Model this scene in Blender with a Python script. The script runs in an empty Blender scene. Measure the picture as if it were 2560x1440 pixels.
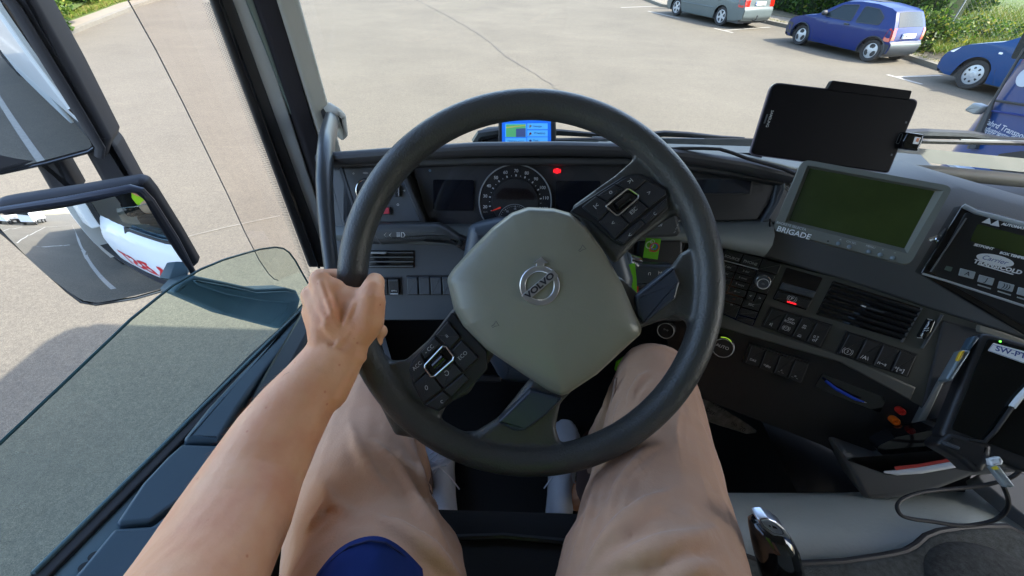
import bpy, bmesh, math, random
from mathutils import Vector, Matrix, noise as mnoise
from math import sin, cos, pi, radians, sqrt, atan2

# ------------------------------------------------------------------ camera
S = bpy.context.scene
HC = 2.555                                  # eye height above the asphalt
FPX = 993.0; PITCH = radians(41.6); ROLL = radians(1.8)
Rv = Vector((cos(ROLL), sin(ROLL)*sin(PITCH), sin(ROLL)*cos(PITCH)))
Uv = Vector((-sin(ROLL), cos(ROLL)*sin(PITCH), cos(ROLL)*cos(PITCH)))
Fv = Vector((0, cos(PITCH), -sin(PITCH)))
CAM = Vector((0, 0, HC))
cd = bpy.data.cameras.new('camera'); co = bpy.data.objects.new('camera', cd)
S.collection.objects.link(co)
cd.sensor_width = 36; cd.lens = 36*FPX/2560; cd.clip_start = 0.01; cd.clip_end = 900
co.matrix_world = Matrix(((Rv.x, Uv.x, -Fv.x, 0), (Rv.y, Uv.y, -Fv.y, 0), (Rv.z, Uv.z, -Fv.z, HC), (0, 0, 0, 1)))
S.camera = co

# ------------------------------------------------------------------ light
SUN_EL = radians(47); SUN_ROT = radians(112)
w = bpy.data.worlds.new('World'); S.world = w; w.use_nodes = True
nt = w.node_tree; bg = nt.nodes['Background']
sky = nt.nodes.new('ShaderNodeTexSky'); sky.sky_type = 'NISHITA'; sky.sun_disc = False
sky.sun_elevation = SUN_EL; sky.sun_rotation = SUN_ROT; sky.air_density = 1.0; sky.dust_density = 2.0; sky.ozone_density = 1.0
nt.links.new(sky.outputs[0], bg.inputs[0]); bg.inputs[1].default_value = 0.15
sl = bpy.data.lights.new('sun', 'SUN'); sl.energy = 2.2; sl.angle = radians(0.5); sl.color = (1, 0.93, 0.82)
so = bpy.data.objects.new('sun', sl); S.collection.objects.link(so)
sd = Vector((sin(SUN_ROT)*cos(SUN_EL), cos(SUN_ROT)*cos(SUN_EL), sin(SUN_EL)))
so.rotation_euler = sd.to_track_quat('Z', 'Y').to_euler()
S.view_settings.view_transform = 'Standard'; S.view_settings.look = 'None'
S.view_settings.exposure = 2.6; S.view_settings.gamma = 1.0
try:
    S.cycles.max_bounces = 10; S.cycles.diffuse_bounces = 5; S.cycles.transparent_max_bounces = 16; S.cycles.glossy_bounces = 4
    S.cycles.sample_clamp_indirect = 6
except Exception: pass

# ------------------------------------------------------------------ helpers
COL = S.collection
def ray(u, v):
    return Rv*((u-1280)/FPX) + Uv*(-(v-720)/FPX) + Fv
def D(u, v, d):                    # point seen at photo pixel (u,v) at depth d along the view axis
    return CAM + ray(u, v)*d
def G(u, v, z=0.0):                # point on a level surface of height z
    r = ray(u, v); return CAM + r*((z-HC)/r.z)
def X(u, v, x):                    # point on the vertical plane x = const
    r = ray(u, v); return CAM + r*(x/r.x)
def Y(u, v, y):
    r = ray(u, v); return CAM + r*(y/r.y)
class PL:
    def __init__(s, O, e1, e2):
        s.O = Vector(O); s.e1 = Vector(e1).normalized(); e2 = Vector(e2); s.e2 = (e2 - s.e1*e2.dot(s.e1)).normalized()
        s.n = s.e1.cross(s.e2).normalized()
    def hit(s, u, v, off=0.0):
        r = ray(u, v); o = s.O + s.n*off
        return CAM + r*((o-CAM).dot(s.n)/r.dot(s.n))
    def p2(s, u, v, off=0.0):
        p = s.hit(u, v, off) - s.O; return (p.dot(s.e1), p.dot(s.e2))
    def p3(s, a, b, h=0.0):
        return s.O + s.e1*a + s.e2*b + s.n*h

def roundpoly(pts, r, seg=4):
    """round the corners of a 2D polygon; r is a number or a list"""
    out = []; n = len(pts)
    for i in range(n):
        p = Vector(pts[i]); a = Vector(pts[i-1]); b = Vector(pts[(i+1) % n])
        rr = r[i] if isinstance(r, (list, tuple)) else r
        va = a-p; vb = b-p; la, lb = va.length, vb.length
        if rr <= 0 or la < 1e-9 or lb < 1e-9: out.append((p.x, p.y)); continue
        va.normalize(); vb.normalize()
        ang = va.angle(vb, pi)
        if ang > pi-0.03: out.append((p.x, p.y)); continue
        t = min(rr/math.tan(ang/2), la*0.49, lb*0.49)
        s = p+va*t; e = p+vb*t
        for k in range(seg+1):
            q = k/seg
            x = s*(1-q)**2 + p*2*q*(1-q) + e*q*q
            out.append((x.x, x.y))
    return out

class MB:
    def __init__(s): s.v = []; s.f = []; s.m = []; s.cm = 0
    def add(s, vs, fs):
        b = len(s.v); s.v += [Vector(x) for x in vs]
        for f in fs: s.f.append([b+i for i in f]); s.m.append(s.cm)
        return s
    def loft(s, rings, closed=True, cap=True):
        n = len(rings[0]); vs = [p for r in rings for p in r]; fs = []
        for i in range(len(rings)-1):
            for j in range(n if closed else n-1):
                a = i*n+j; b = i*n+(j+1) % n
                fs.append([a, b, b+n, a+n])
        if cap and closed:
            fs.append(list(range(n))[::-1]); fs.append([(len(rings)-1)*n+i for i in range(n)])
        return s.add(vs, fs)
    def plate(s, pl, pts2, h0, h1, r=0, bev=0.0, seg=4):
        p = roundpoly(pts2, r, seg) if r else list(pts2)
        a = sum(p[i][0]*p[(i+1) % len(p)][1]-p[(i+1) % len(p)][0]*p[i][1] for i in range(len(p)))
        if a < 0: p = p[::-1]
        rings = [[pl.p3(x, y, h0) for x, y in p]]
        if bev > 0:
            n = len(p); ins = []
            for i in range(n):
                P = Vector(p[i]); A = Vector(p[i-1]); B = Vector(p[(i+1) % n])
                d1 = (P-A); d2 = (B-P)
                if d1.length < 1e-9: d1 = d2
                if d2.length < 1e-9: d2 = d1
                n1 = Vector((-d1.y, d1.x)).normalized(); n2 = Vector((-d2.y, d2.x)).normalized()
                m = n1+n2; m = m.normalized() if m.length > 1e-6 else n1
                k = min(1.0/max(0.4, m.dot(n1)), 2.0)
                ins.append((P, m*k))
            rings.append([pl.p3(x, y, h1-bev) for x, y in p])
            for q in (0.35, 0.7, 1.0):
                dd = bev*(1-cos(q*pi/2)); hh = h1-bev+bev*sin(q*pi/2)
                rings.append([pl.p3(P.x+m.x*dd, P.y+m.y*dd, hh) for P, m in ins])
            rings.append([pl.p3(P.x+m.x*bev*1.25, P.y+m.y*bev*1.25, h1) for P, m in ins])
        else:
            rings.append([pl.p3(x, y, h1) for x, y in p])
        return s.loft(rings)
    def pxplate(s, pl, px, h0, h1, r=0, bev=0.0, seg=4, at=0.0):
        return s.plate(pl, [pl.p2(u, v, at) for u, v in px], h0, h1, r, bev, seg)
    def box(s, c, sx, sy, sz, ax=None):
        c = Vector(c); A = ax or (Vector((1, 0, 0)), Vector((0, 1, 0)), Vector((0, 0, 1)))
        vs = [c + A[0]*(i*sx/2) + A[1]*(j*sy/2) + A[2]*(k*sz/2) for k in (-1, 1) for i, j in ((-1, -1), (1, -1), (1, 1), (-1, 1))]
        return s.add(vs, [[3, 2, 1, 0], [4, 5, 6, 7], [0, 1, 5, 4], [1, 2, 6, 5], [2, 3, 7, 6], [3, 0, 4, 7]])
    def tube(s, pts, rad, seg=10, closed=False, cap=True, flat=1.0, ref=None):
        pts = [Vector(p) for p in pts]; n = len(pts)
        rad = rad if isinstance(rad, (list, tuple)) else [rad]*n
        rings = []; prev = None
        for i in range(n):
            if closed: t = pts[(i+1) % n]-pts[i-1]
            else: t = pts[min(i+1, n-1)]-pts[max(i-1, 0)]
            t.normalize()
            if ref is not None: u = Vector(ref) - t*Vector(ref).dot(t)
            elif prev is None:
                u = Vector((0, 0, 1)) if abs(t.z) < 0.9 else Vector((1, 0, 0)); u = u - t*u.dot(t)
            else: u = prev - t*prev.dot(t)
            u.normalize(); prev = u; b = t.cross(u)
            rings.append([pts[i] + u*(cos(2*pi*k/seg)*rad[i]) + b*(sin(2*pi*k/seg)*rad[i]*flat) for k in range(seg)])
        if closed: rings.append(rings[0]); return s.loft(rings, True, False)
        return s.loft(rings, True, cap)
    def disc(s, c, n, r, h, seg=24, r2=None, bev=0.0, xd=None):
        c = Vector(c); n = Vector(n).normalized()
        u = Vector(xd) if xd is not None else (Vector((1, 0, 0)) if abs(n.x) < 0.8 else Vector((0, 1, 0)))
        u = (u-n*u.dot(n)).normalized(); b = n.cross(u)
        r2 = r if r2 is None else r2
        prof = [(r, 0), (r2, h)] if not bev else [(r, 0), (r2, h-bev), (r2-bev*0.3, h-bev*0.3), (r2-bev, h)]
        return s.loft([[c+n*z+u*(cos(2*pi*k/seg)*q)+b*(sin(2*pi*k/seg)*q) for k in range(seg)] for q, z in prof])
    def lathe(s, c, n, prof, seg=24, cap=False):
        c = Vector(c); n = Vector(n).normalized()
        u = Vector((1, 0, 0)) if abs(n.x) < 0.8 else Vector((0, 1, 0))
        u = (u-n*u.dot(n)).normalized(); b = n.cross(u)
        return s.loft([[c+n*z+u*(cos(2*pi*k/seg)*q)+b*(sin(2*pi*k/seg)*q) for k in range(seg)] for q, z in prof], True, cap)
    def ball(s, c, rx, ry=None, rz=None, ax=None, nu=14, nv=10):
        c = Vector(c); ry = ry or rx; rz = rz or rx
        A = ax or (Vector((1, 0, 0)), Vector((0, 1, 0)), Vector((0, 0, 1)))
        rings = []
        for i in range(nv+1):
            t = pi*(i+0.001)/(nv+0.002)
            rings.append([c + A[0]*(rx*sin(t)*cos(2*pi*k/nu)) + A[1]*(ry*sin(t)*sin(2*pi*k/nu)) - A[2]*(rz*cos(t)) for k in range(nu)])
        return s.loft(rings)
    def build(s, name, mat, parent=None, smooth=True, ang=35, bevel=0.0, bseg=2):
        me = bpy.data.meshes.new(name)
        off = Vector(parent['_o']) if parent is not None and '_o' in parent.keys() else Vector((0, 0, 0))
        me.from_pydata([tuple(p-off) for p in s.v], [], s.f)
        mats = mat if isinstance(mat, (list, tuple)) else [mat]
        for m in mats: me.materials.append(m)
        if len(mats) > 1: me.polygons.foreach_set('material_index', s.m)
        me.validate(); me.update()
        bm = bmesh.new(); bm.from_mesh(me); bmesh.ops.recalc_face_normals(bm, faces=bm.faces); bm.to_mesh(me); bm.free()
        if smooth:
            me.shade_smooth(); me.set_sharp_from_angle(angle=radians(ang))
        o = bpy.data.objects.new(name, me); COL.objects.link(o)
        if parent is not None: o.parent = parent; o['_o'] = tuple(off)
        else: o['_o'] = (0, 0, 0)
        if bevel > 0:
            b = o.modifiers.new('bevel', 'BEVEL'); b.width = bevel; b.segments = bseg; b.limit_method = 'ANGLE'; b.angle_limit = radians(35)
        return o

def thing(name, loc, label, cat, group=None):
    o = bpy.data.objects.new(name, None); COL.objects.link(o)
    o.location = loc; o['_o'] = tuple(loc); o['label'] = label; o['category'] = cat
    o.empty_display_size = 0.1
    if group: o['group'] = group
    return o
def tag(o, label=None, cat=None, group=None, kind=None):
    if label: o['label'] = label
    if cat: o['category'] = cat
    if group: o['group'] = group
    if kind: o['kind'] = kind
    return o
def empty_part(name, parent):
    o = bpy.data.objects.new(name, None); COL.objects.link(o); o.parent = parent; o['_o'] = tuple(parent['_o']); o.empty_display_size = 0.05
    return o

_fonts = {}
def text_verts(txt, size, align='CENTER', bold=0.0, space=1.0, extr=0.0):
    cu = bpy.data.curves.new('t', 'FONT'); cu.body = txt; cu.size = size; cu.align_x = align; cu.align_y = 'CENTER'
    cu.offset = bold; cu.space_character = space; cu.resolution_u = 3; cu.extrude = extr
    o = bpy.data.objects.new('t', cu); COL.objects.link(o)
    me = bpy.data.meshes.new_from_object(o)
    vs = [v.co.copy() for v in me.vertices]; fs = [list(p.vertices) for p in me.polygons]
    bpy.data.objects.remove(o); bpy.data.curves.remove(cu); bpy.data.meshes.remove(me)
    return vs, fs
def put_text(mb, pl, txt, a, b, size, h=0.001, rot=0.0, align='CENTER', bold=0.0, space=1.0, sx=1.0, mirror=False, shear=0.0):
    vs, fs = text_verts(txt, size, align, bold, space)
    c, s_ = cos(rot), sin(rot); out = []
    for v in vs:
        x = v.x*sx*(-1 if mirror else 1) + v.y*shear; y = v.y
        out.append(pl.p3(a+x*c-y*s_, b+x*s_+y*c, h))
    mb.add(out, fs)

# ------------------------------------------------------------------ materials
def mat(name, col, rough=0.5, metal=0.0, spec=0.5, noise=None, bump=None, emit=None, sss=0.0, coat=0.0, var=0.0):
    """noise=(scale, amount) mottles colour; bump=(scale, strength, distance) adds grain"""
    m = bpy.data.materials.new(name); m.use_nodes = True; nt = m.node_tree; b = nt.nodes['Principled BSDF']
    b.inputs['Base Color'].default_value = (*col, 1); b.inputs['Roughness'].default_value = rough
    b.inputs['Metallic'].default_value = metal; b.inputs['Specular IOR Level'].default_value = spec
    if coat: b.inputs['Coat Weight'].default_value = coat; b.inputs['Coat Roughness'].default_value = 0.05
    if sss:
        b.inputs['Subsurface Weight'].default_value = sss; b.inputs['Subsurface Radius'].default_value = (0.012, 0.004, 0.002)
        b.inputs['Subsurface Scale'].default_value = 1.0
    if emit: b.inputs['Emission Color'].default_value = (*emit[:3], 1); b.inputs['Emission Strength'].default_value = emit[3]
    tc = None
    if noise or bump:
        tc = nt.nodes.new('ShaderNodeTexCoord')
    if noise:
        n = nt.nodes.new('ShaderNodeTexNoise'); n.inputs['Scale'].default_value = noise[0]; n.inputs['Detail'].default_value = 6; n.inputs['Roughness'].default_value = 0.65
        nt.links.new(tc.outputs['Object'], n.inputs['Vector'])
        r = nt.nodes.new('ShaderNodeValToRGB'); a = noise[1]
        r.color_ramp.elements[0].position = 0.3; r.color_ramp.elements[1].position = 0.7
        r.color_ramp.elements[0].color = (*[max(0, c*(1-a)) for c in col], 1)
        r.color_ramp.elements[1].color = (*[min(1, c*(1+a)) for c in col], 1)
        nt.links.new(n.outputs[0], r.inputs[0]); nt.links.new(r.outputs[0], b.inputs['Base Color'])
        mr = nt.nodes.new('ShaderNodeMapRange'); mr.inputs['To Min'].default_value = max(0.02, rough-0.08); mr.inputs['To Max'].default_value = min(1, rough+0.1)
        nt.links.new(n.outputs[0], mr.inputs[0]); nt.links.new(mr.outputs[0], b.inputs['Roughness'])
    if bump:
        n2 = nt.nodes.new('ShaderNodeTexNoise'); n2.inputs['Scale'].default_value = bump[0]; n2.inputs['Detail'].default_value = 3
        nt.links.new(tc.outputs['Object'], n2.inputs['Vector'])
        bp = nt.nodes.new('ShaderNodeBump'); bp.inputs['Strength'].default_value = bump[1]; bp.inputs['Distance'].default_value = bump[2]
        nt.links.new(n2.outputs[0], bp.inputs['Height']); nt.links.new(bp.outputs[0], b.inputs['Normal'])
    return m
def glassmat(name, tint, refl=0.06, rough=0.0):
    m = bpy.data.materials.new(name); m.use_nodes = True; nt = m.node_tree
    for n in list(nt.nodes): nt.nodes.remove(n)
    out = nt.nodes.new('ShaderNodeOutputMaterial'); mx = nt.nodes.new('ShaderNodeMixShader')
    t = nt.nodes.new('ShaderNodeBsdfTransparent'); t.inputs[0].default_value = (*tint, 1)
    g = nt.nodes.new('ShaderNodeBsdfGlossy'); g.inputs['Roughness'].default_value = rough
    f = nt.nodes.new('ShaderNodeLayerWeight'); f.inputs[0].default_value = 0.5
    pw = nt.nodes.new('ShaderNodeMath'); pw.operation = 'POWER'; pw.inputs[1].default_value = 5
    ml = nt.nodes.new('ShaderNodeMath'); ml.operation = 'MULTIPLY_ADD'; ml.inputs[1].default_value = 0.8*refl/0.04; ml.inputs[2].default_value = refl
    nt.links.new(f.outputs['Facing'], pw.inputs[0]); nt.links.new(pw.outputs[0], ml.inputs[0]); nt.links.new(ml.outputs[0], mx.inputs[0]); ml.use_clamp = True
    nt.links.new(t.outputs[0], mx.inputs[1]); nt.links.new(g.outputs[0], mx.inputs[2]); nt.links.new(mx.outputs[0], out.inputs[0])
    return m
# ================================================================== OUTSIDE
# ---- asphalt
def asphalt_mat():
    m = bpy.data.materials.new('asphalt'); m.use_nodes = True; nt = m.node_tree; b = nt.nodes['Principled BSDF']; L = nt.links
    tc = nt.nodes.new('ShaderNodeTexCoord')
    def N(sc, det=4, ro=0.6, vec=None, dist=0):
        n = nt.nodes.new('ShaderNodeTexNoise'); n.inputs['Scale'].default_value = sc; n.inputs['Detail'].default_value = det; n.inputs['Roughness'].default_value = ro
        n.inputs['Distortion'].default_value = dist
        L.new(vec or tc.outputs['Object'], n.inputs['Vector']); return n.outputs[0]
    def ramp(i, stops):
        r = nt.nodes.new('ShaderNodeValToRGB'); e = r.color_ramp.elements
        e[0].position, e[0].color = stops[0][0], (*stops[0][1], 1); e[1].position, e[1].color = stops[-1][0], (*stops[-1][1], 1)
        for p, c in stops[1:-1]:
            q = e.new(p); q.color = (*c, 1)
        L.new(i, r.inputs[0]); return r.outputs[0]
    def mix(a, c, f, mode='MULTIPLY'):
        x = nt.nodes.new('ShaderNodeMix'); x.data_type = 'RGBA'; x.blend_type = mode
        if isinstance(f, float): x.inputs[0].default_value = f
        else: L.new(f, x.inputs[0])
        L.new(a, x.inputs[6]); L.new(c, x.inputs[7]); return x.outputs[2]
    base = ramp(N(0.35, 5, 0.6), [(0.3, (0.094, 0.085, 0.068)), (0.7, (0.118, 0.107, 0.085))])
    grain = ramp(N(150, 2, 0.8), [(0.30, (0.45, 0.45, 0.46)), (0.5, (1, 1, 1)), (0.70, (1.7, 1.66, 1.58))])
    grain2 = ramp(N(38, 3, 0.75), [(0.3, (0.74, 0.74, 0.75)), (0.7, (1.24, 1.23, 1.20))]); grain3 = ramp(N(11, 5, 0.8), [(0.32, (0.88, 0.88, 0.89)), (0.68, (1.10, 1.10, 1.09))])
    mp = nt.nodes.new('ShaderNodeMapping'); mp.inputs['Rotation'].default_value = (0, 0, radians(-28)); mp.inputs['Scale'].default_value = (0.22, 2.4, 1)
    L.new(tc.outputs['Object'], mp.inputs[0])
    streak = ramp(N(1.6, 6, 0.75, mp.outputs[0], 0.4), [(0.34, (0.975, 0.975, 0.98)), (0.60, (1, 1, 1)), (0.74, (1.16, 1.15, 1.12))])
    blotch = ramp(N(1.3, 6, 0.7), [(0.30, (0.93, 0.93, 0.94)), (0.5, (1, 1, 1)), (0.75, (1.05, 1.05, 1.04))])
    c = mix(base, grain, 0.75); c = mix(c, grain2, 0.9); c = mix(c, grain3, 1.0); c = mix(c, streak, 1.0); c = mix(c, blotch, 1.0)
    L.new(c, b.inputs['Base Color']); b.inputs['Roughness'].default_value = 0.9; b.inputs['Specular IOR Level'].default_value = 0.25
    bp = nt.nodes.new('ShaderNodeBump'); bp.inputs['Strength'].default_value = 0.5; bp.inputs['Distance'].default_value = 0.004
    L.new(N(120, 3, 0.7), bp.inputs['Height']); L.new(bp.outputs[0], b.inputs['Normal'])
    return m
M_asph = asphalt_mat()
b = MB(); b.add([(-400, -400, 0), (400, -400, 0), (400, 400, 0), (-400, 400, 0)], [[0, 1, 2, 3]])
tag(b.build('ground', M_asph, smooth=False), kind='structure')

M_tar = mat('crack_sealer', (0.055, 0.050, 0.042), 0.8, noise=(8, 0.35))
M_line = mat('road_paint', (0.26, 0.25, 0.22), 0.7, noise=(14, 0.18))
M_line2 = mat('road_paint_worn', (0.135, 0.125, 0.10), 0.8, noise=(16, 0.25))
def ribbon(name, pts, w_, z, m, jit=0.0, seed=1, parent=None):
    rnd = random.Random(seed); b = MB(); L = []
    P = []
    for i in range(len(pts)-1):
        a, c = Vector(pts[i]), Vector(pts[i+1]); n = max(1, int((c-a).length/0.16)) if jit else 1
        for k in range(n): P.append(a.lerp(c, k/n))
    P.append(Vector(pts[-1]))
    if jit: P = [p+Vector((rnd.gauss(0, jit), rnd.gauss(0, jit), 0)) for p in P]
    for i, p in enumerate(P):
        t = P[min(i+1, len(P)-1)]-P[max(i-1, 0)]; s_ = Vector((-t.y, t.x, 0)).normalized()
        ww = w_ * (rnd.uniform(0.45, 1.3) if jit else 1)
        L.append([p+s_*ww/2+Vector((0, 0, z)), p-s_*ww/2+Vector((0, 0, z))])
    b.loft(L, closed=False, cap=False)
    return b.build(name, m, parent, smooth=False)
tag(ribbon('asphalt_crack', [G(1040, 0), G(1062, 10), G(1100, 30), G(1140, 52), G(1180, 75), G(1225, 105), G(1262, 140), G(1300, 163), G(1345, 190), G(1392, 224), G(1500, 300)], 0.030, 0.005, M_tar, 0.020, 3), kind='structure')
marks = []
def mark(px, w_=0.10, m=None, z=0.005):
    o = ribbon('parking_line', [G(*p) for p in px], w_, z, m or M_line); tag(o, kind='structure'); return o
mark([(1786, 71), (1832, 82)], 0.12); mark([(1812, 76.5), (1925, 68.5)], 0.12, z=0.009)
mark([(2218, 187), (2304, 211)], 0.12); mark([(2238, 193.5), (2352, 189)], 0.12, z=0.009)
mark([(1552, 19), (1660, 15)], 0.12); mark([(1620, 28), (1700, 46)], 0.12)
mark([(440, 600), (560, 570), (700, 540)], 0.022, M_line2); mark([(300, 640), (470, 590)], 0.016, M_line2)

# ---- kerbs, pavement, verges
M_kerb = mat('kerb_concrete', (0.135, 0.125, 0.10), 0.85, noise=(5, 0.15), bump=(60, 0.4, 0.003))
M_pave = mat('pavement_concrete', (0.165, 0.145, 0.11), 0.9, noise=(3, 0.12), bump=(80, 0.4, 0.003))
M_soil = mat('soil', (0.10, 0.085, 0.05), 0.95, noise=(2.5, 0.35), bump=(20, 0.6, 0.02))
M_mead = mat('meadow_grass', (0.055, 0.088, 0.010), 0.9, noise=(2.2, 0.35), bump=(30, 0.8, 0.05))
kr = [G(1560, -20), G(1652, 17), G(1780, 36), G(1905, 57), G(2030, 84), G(2240, 141), G(2345, 176)]
kd = (kr[-1]-kr[-3]).normalized(); kr += [kr[-1]+kd*6, kr[-1]+kd*14+Vector((1.5, 0, 0))]
d0 = (kr[0]-kr[1]).normalized(); kr = [kr[0]+d0*25+Vector((-6, 0, 0)), kr[0]+d0*9+Vector((-1.0, 0, 0))] + kr
def side(pts, off):
    out = []
    for i, p in enumerate(pts):
        t = pts[min(i+1, len(pts)-1)]-pts[max(i-1, 0)]; n_ = Vector((-t.y, t.x, 0)).normalized(); out.append(Vector((p.x, p.y, 0))+n_*off)
    return out
def strip(name, pts, o0, o1, z0, z1, m, kind='structure', base=-0.02):
    A = side(pts, o0); B = side(pts, o1); b = MB()
    b.loft([[Vector((a.x, a.y, base)), Vector((a.x, a.y, z0)), Vector((c.x, c.y, z1)), Vector((c.x, c.y, base))] for a, c in zip(A, B)], True, True)
    return tag(b.build(name, m, smooth=False), kind=kind)
strip('kerb', kr, 0, 0.16, 0.12, 0.13, M_kerb)
strip('pavement', kr, 0.163, 1.55, 0.125, 0.13, M_pave)
strip('verge_soil', kr, 1.553, 5.5, 0.14, 0.25, M_soil)
strip('meadow', kr, 5.503, 60, 0.25, 1.2, M_mead)
kl = [G(60, 150), G(133, 110), G(215, 73), G(300, 38), G(350, 16), G(400, 1)]
d1 = (kl[0]-kl[1]).normalized(); d2 = (kl[-1]-kl[-2]).normalized()
kl = [kl[0]+Vector((-40, -9, 0)), kl[0]+Vector((-8, -3.5, 0)), kl[0]+Vector((-2.2, -2.4, 0))] + kl + [kl[-1]+d2*6, kl[-1]+d2*30]
strip('kerb', kl, -0.0, 0.16, 0.10, 0.11, M_kerb)
strip('gutter_strip', kl, 0.163, 0.70, 0.105, 0.105, M_pave)
strip('verge_grass_bank', kl, 0.703, 40, 0.11, 0.9, M_mead)

# ---- leaves
def leafmat(name, c, tr=0.35):
    m = bpy.data.materials.new(name); m.use_nodes = True; nt = m.node_tree; b_ = nt.nodes['Principled BSDF']
    b_.inputs['Base Color'].default_value = (*c, 1); b_.inputs['Roughness'].default_value = 0.55; b_.inputs['Specular IOR Level'].default_value = 0.3
    t = nt.nodes.new('ShaderNodeBsdfTranslucent'); t.inputs[0].default_value = (c[0]*1.4, c[1]*1.5, c[2]*0.8, 1)
    mx = nt.nodes.new('ShaderNodeMixShader'); mx.inputs[0].default_value = tr
    o = nt.nodes['Material Output']; nt.links.new(b_.outputs[0], mx.inputs[1]); nt.links.new(t.outputs[0], mx.inputs[2]); nt.links.new(mx.outputs[0], o.inputs[0])
    return m
LF = [leafmat('leaf_deep', (0.018, 0.045, 0.008)), leafmat('leaf_mid', (0.040, 0.088, 0.011)), leafmat('leaf_light', (0.085, 0.135, 0.018)), leafmat('leaf_yellow', (0.20, 0.19, 0.03))]
import numpy as np
def leaves(name, pts, sizes, mix_, parent, seed=0, up=0.0, asp=0.55, mats=None):
    """pts: list of (x,y,z, matindex or None)"""
    rs = np.random.RandomState(seed); n = len(pts)
    P = np.array([p[:3] for p in pts], float); off = np.array(parent['_o']) if parent is not None else np.zeros(3); P -= off
    a = rs.normal(size=(n, 3)); a[:, 2] = a[:, 2]*(1-up)+up*2.0; a /= np.linalg.norm(a, axis=1)[:, None]
    c = rs.normal(size=(n, 3)); c -= (c*a).sum(1)[:, None]*a; c /= np.linalg.norm(c, axis=1)[:, None]
    s_ = (sizes*rs.uniform(0.6, 1.35, n))[:, None]
    V = np.empty((n, 4, 3)); V[:, 0] = P-a*s_; V[:, 1] = P+c*s_*asp-a*s_*0.1; V[:, 2] = P+a*s_; V[:, 3] = P-c*s_*asp-a*s_*0.1
    # light fold
    me = bpy.data.meshes.new(name); me.vertices.add(n*4); me.vertices.foreach_set('co', V.reshape(-1))
    me.loops.add(n*4); me.loops.foreach_set('vertex_index', np.arange(n*4, dtype=np.int32)); me.polygons.add(n)
    me.polygons.foreach_set('loop_start', np.arange(0, n*4, 4, dtype=np.int32))
    me.polygons.foreach_set('material_index', rs.choice(len(mix_), n, p=np.array(mix_)/sum(mix_)).astype(np.int32))
    for q in (mats or LF)[:len(mix_)]: me.materials.append(q)
    me.update(calc_edges=True); me.validate()
    o = bpy.data.objects.new(name, me); COL.objects.link(o)
    if parent is not None: o.parent = parent; o['_o'] = tuple(off)
    return o
rnd = random.Random(5)
def hedge_pts(path, width, h, dens, z0=0.12, lump=0.35):
    out = []
    for i in range(len(path)-1):
        a, c = path[i], path[i+1]; t = (c-a); L_ = t.length; t = t/L_; s_ = Vector((-t.y, t.x, 0))
        n = int(L_*h*dens)
        for k in range(n):
            u_ = rnd.random()*L_; z = rnd.random()**0.9*h
            q = a+t*u_
            f = mnoise.noise(Vector((q.x*1.3, q.y*1.3, z*1.6)))
            depth = abs(rnd.gauss(0, 0.12)) + (-f)*lump
            if rnd.random() < 0.25: depth = rnd.random()*width; z = h*(0.92+0.08*rnd.random())+f*lump*0.6
            p = q + s_*(depth)
            out.append((p.x, p.y, z0+z+f*0.1*z))
    return out
# hedge behind the pavement on the right
hb = [G(1700, -8), G(1890, 30), G(1960, 42), G(2110, 76), G(2270, 121), G(2300, 131)]
hb = [Vector((p.x, p.y, 0)) for p in hb]
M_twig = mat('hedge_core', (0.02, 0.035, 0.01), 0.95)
t = thing('hedge', (12.3, 19, 0), 'tall dense green hedge along the pavement behind the silver and blue cars', 'hedge')
leaves('foliage', hedge_pts(hb, 1.0, 2.3, 420), 0.075, (5, 5, 1.6, 0.2), t, 1)
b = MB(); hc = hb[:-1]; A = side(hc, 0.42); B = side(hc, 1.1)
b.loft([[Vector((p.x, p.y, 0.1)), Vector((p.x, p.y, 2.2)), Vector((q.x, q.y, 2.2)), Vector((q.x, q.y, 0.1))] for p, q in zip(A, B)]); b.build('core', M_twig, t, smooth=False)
# wild scrub next to it
def bush(name, c, r, h, n, size, mix_, label, cat, group=None, seed=0, up=0.2):
    t = thing(name, (c.x, c.y, 0.12), label, cat, group); rs = random.Random(seed); pts = []
    cl = [(rs.gauss(0, r*0.45), rs.gauss(0, r*0.45), rs.random()**1.3*h*0.8, rs.uniform(0.25, 0.5)*r) for _ in range(9)]
    for k in range(n):
        q = cl[k % 9]; d = Vector((rs.gauss(0, 1), rs.gauss(0, 1), rs.gauss(0, 0.9))); d = d.normalized()*q[3]*rs.random()**0.35
        z = 0.15+q[2]+d.z*0.9
        if z < 0.1: z = 0.1+rs.random()*0.2
        pts.append((c.x+q[0]+d.x, c.y+q[1]+d.y, z))
    leaves('foliage', pts, size, mix_, t, seed, up)
    b = MB()
    for q in cl[:6]: b.tube([c+Vector((0, 0, 0.1)), c+Vector((q[0]*.5, q[1]*.5, q[2]*.5)), c+Vector((q[0], q[1], 0.1+q[2]))], [0.02, 0.014, 0.006], 5)
    b.build('stems', M_soil, t)
    return t
sc_ = [(2290, 128, 1.0, 1.0, (3, 4, 3, 1)), (2345, 128, 0.8, 0.6, (3, 4, 3, 2.5)), (2330, 92, 1.1, 1.5, (6, 4, 1, .3)), (2400, 110, 1.3, .7, (2, 4, 4, 2)), (2470, 116, 1.2, 0.35, (2, 4, 5, 1.5)), (2385, 58, 1.1, 1.4, (2, 4, 4, 4)), (2540, 122, 1.4, 0.35, (1, 4, 6, 1.5)),
       (2330, 30, 2.2, 2.5, (5, 5, 1, .3)), (2410, -10, 1.6, 2.6, (5, 5, 1, .6)), (2600, -50, 2.0, 2.0, (6, 4, 1, .3)), (2470, 92, .8, .2, (2, 5, 6, 1)), (2420, 90, 1.0, .5, (2, 5, 5, 2))]
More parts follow.
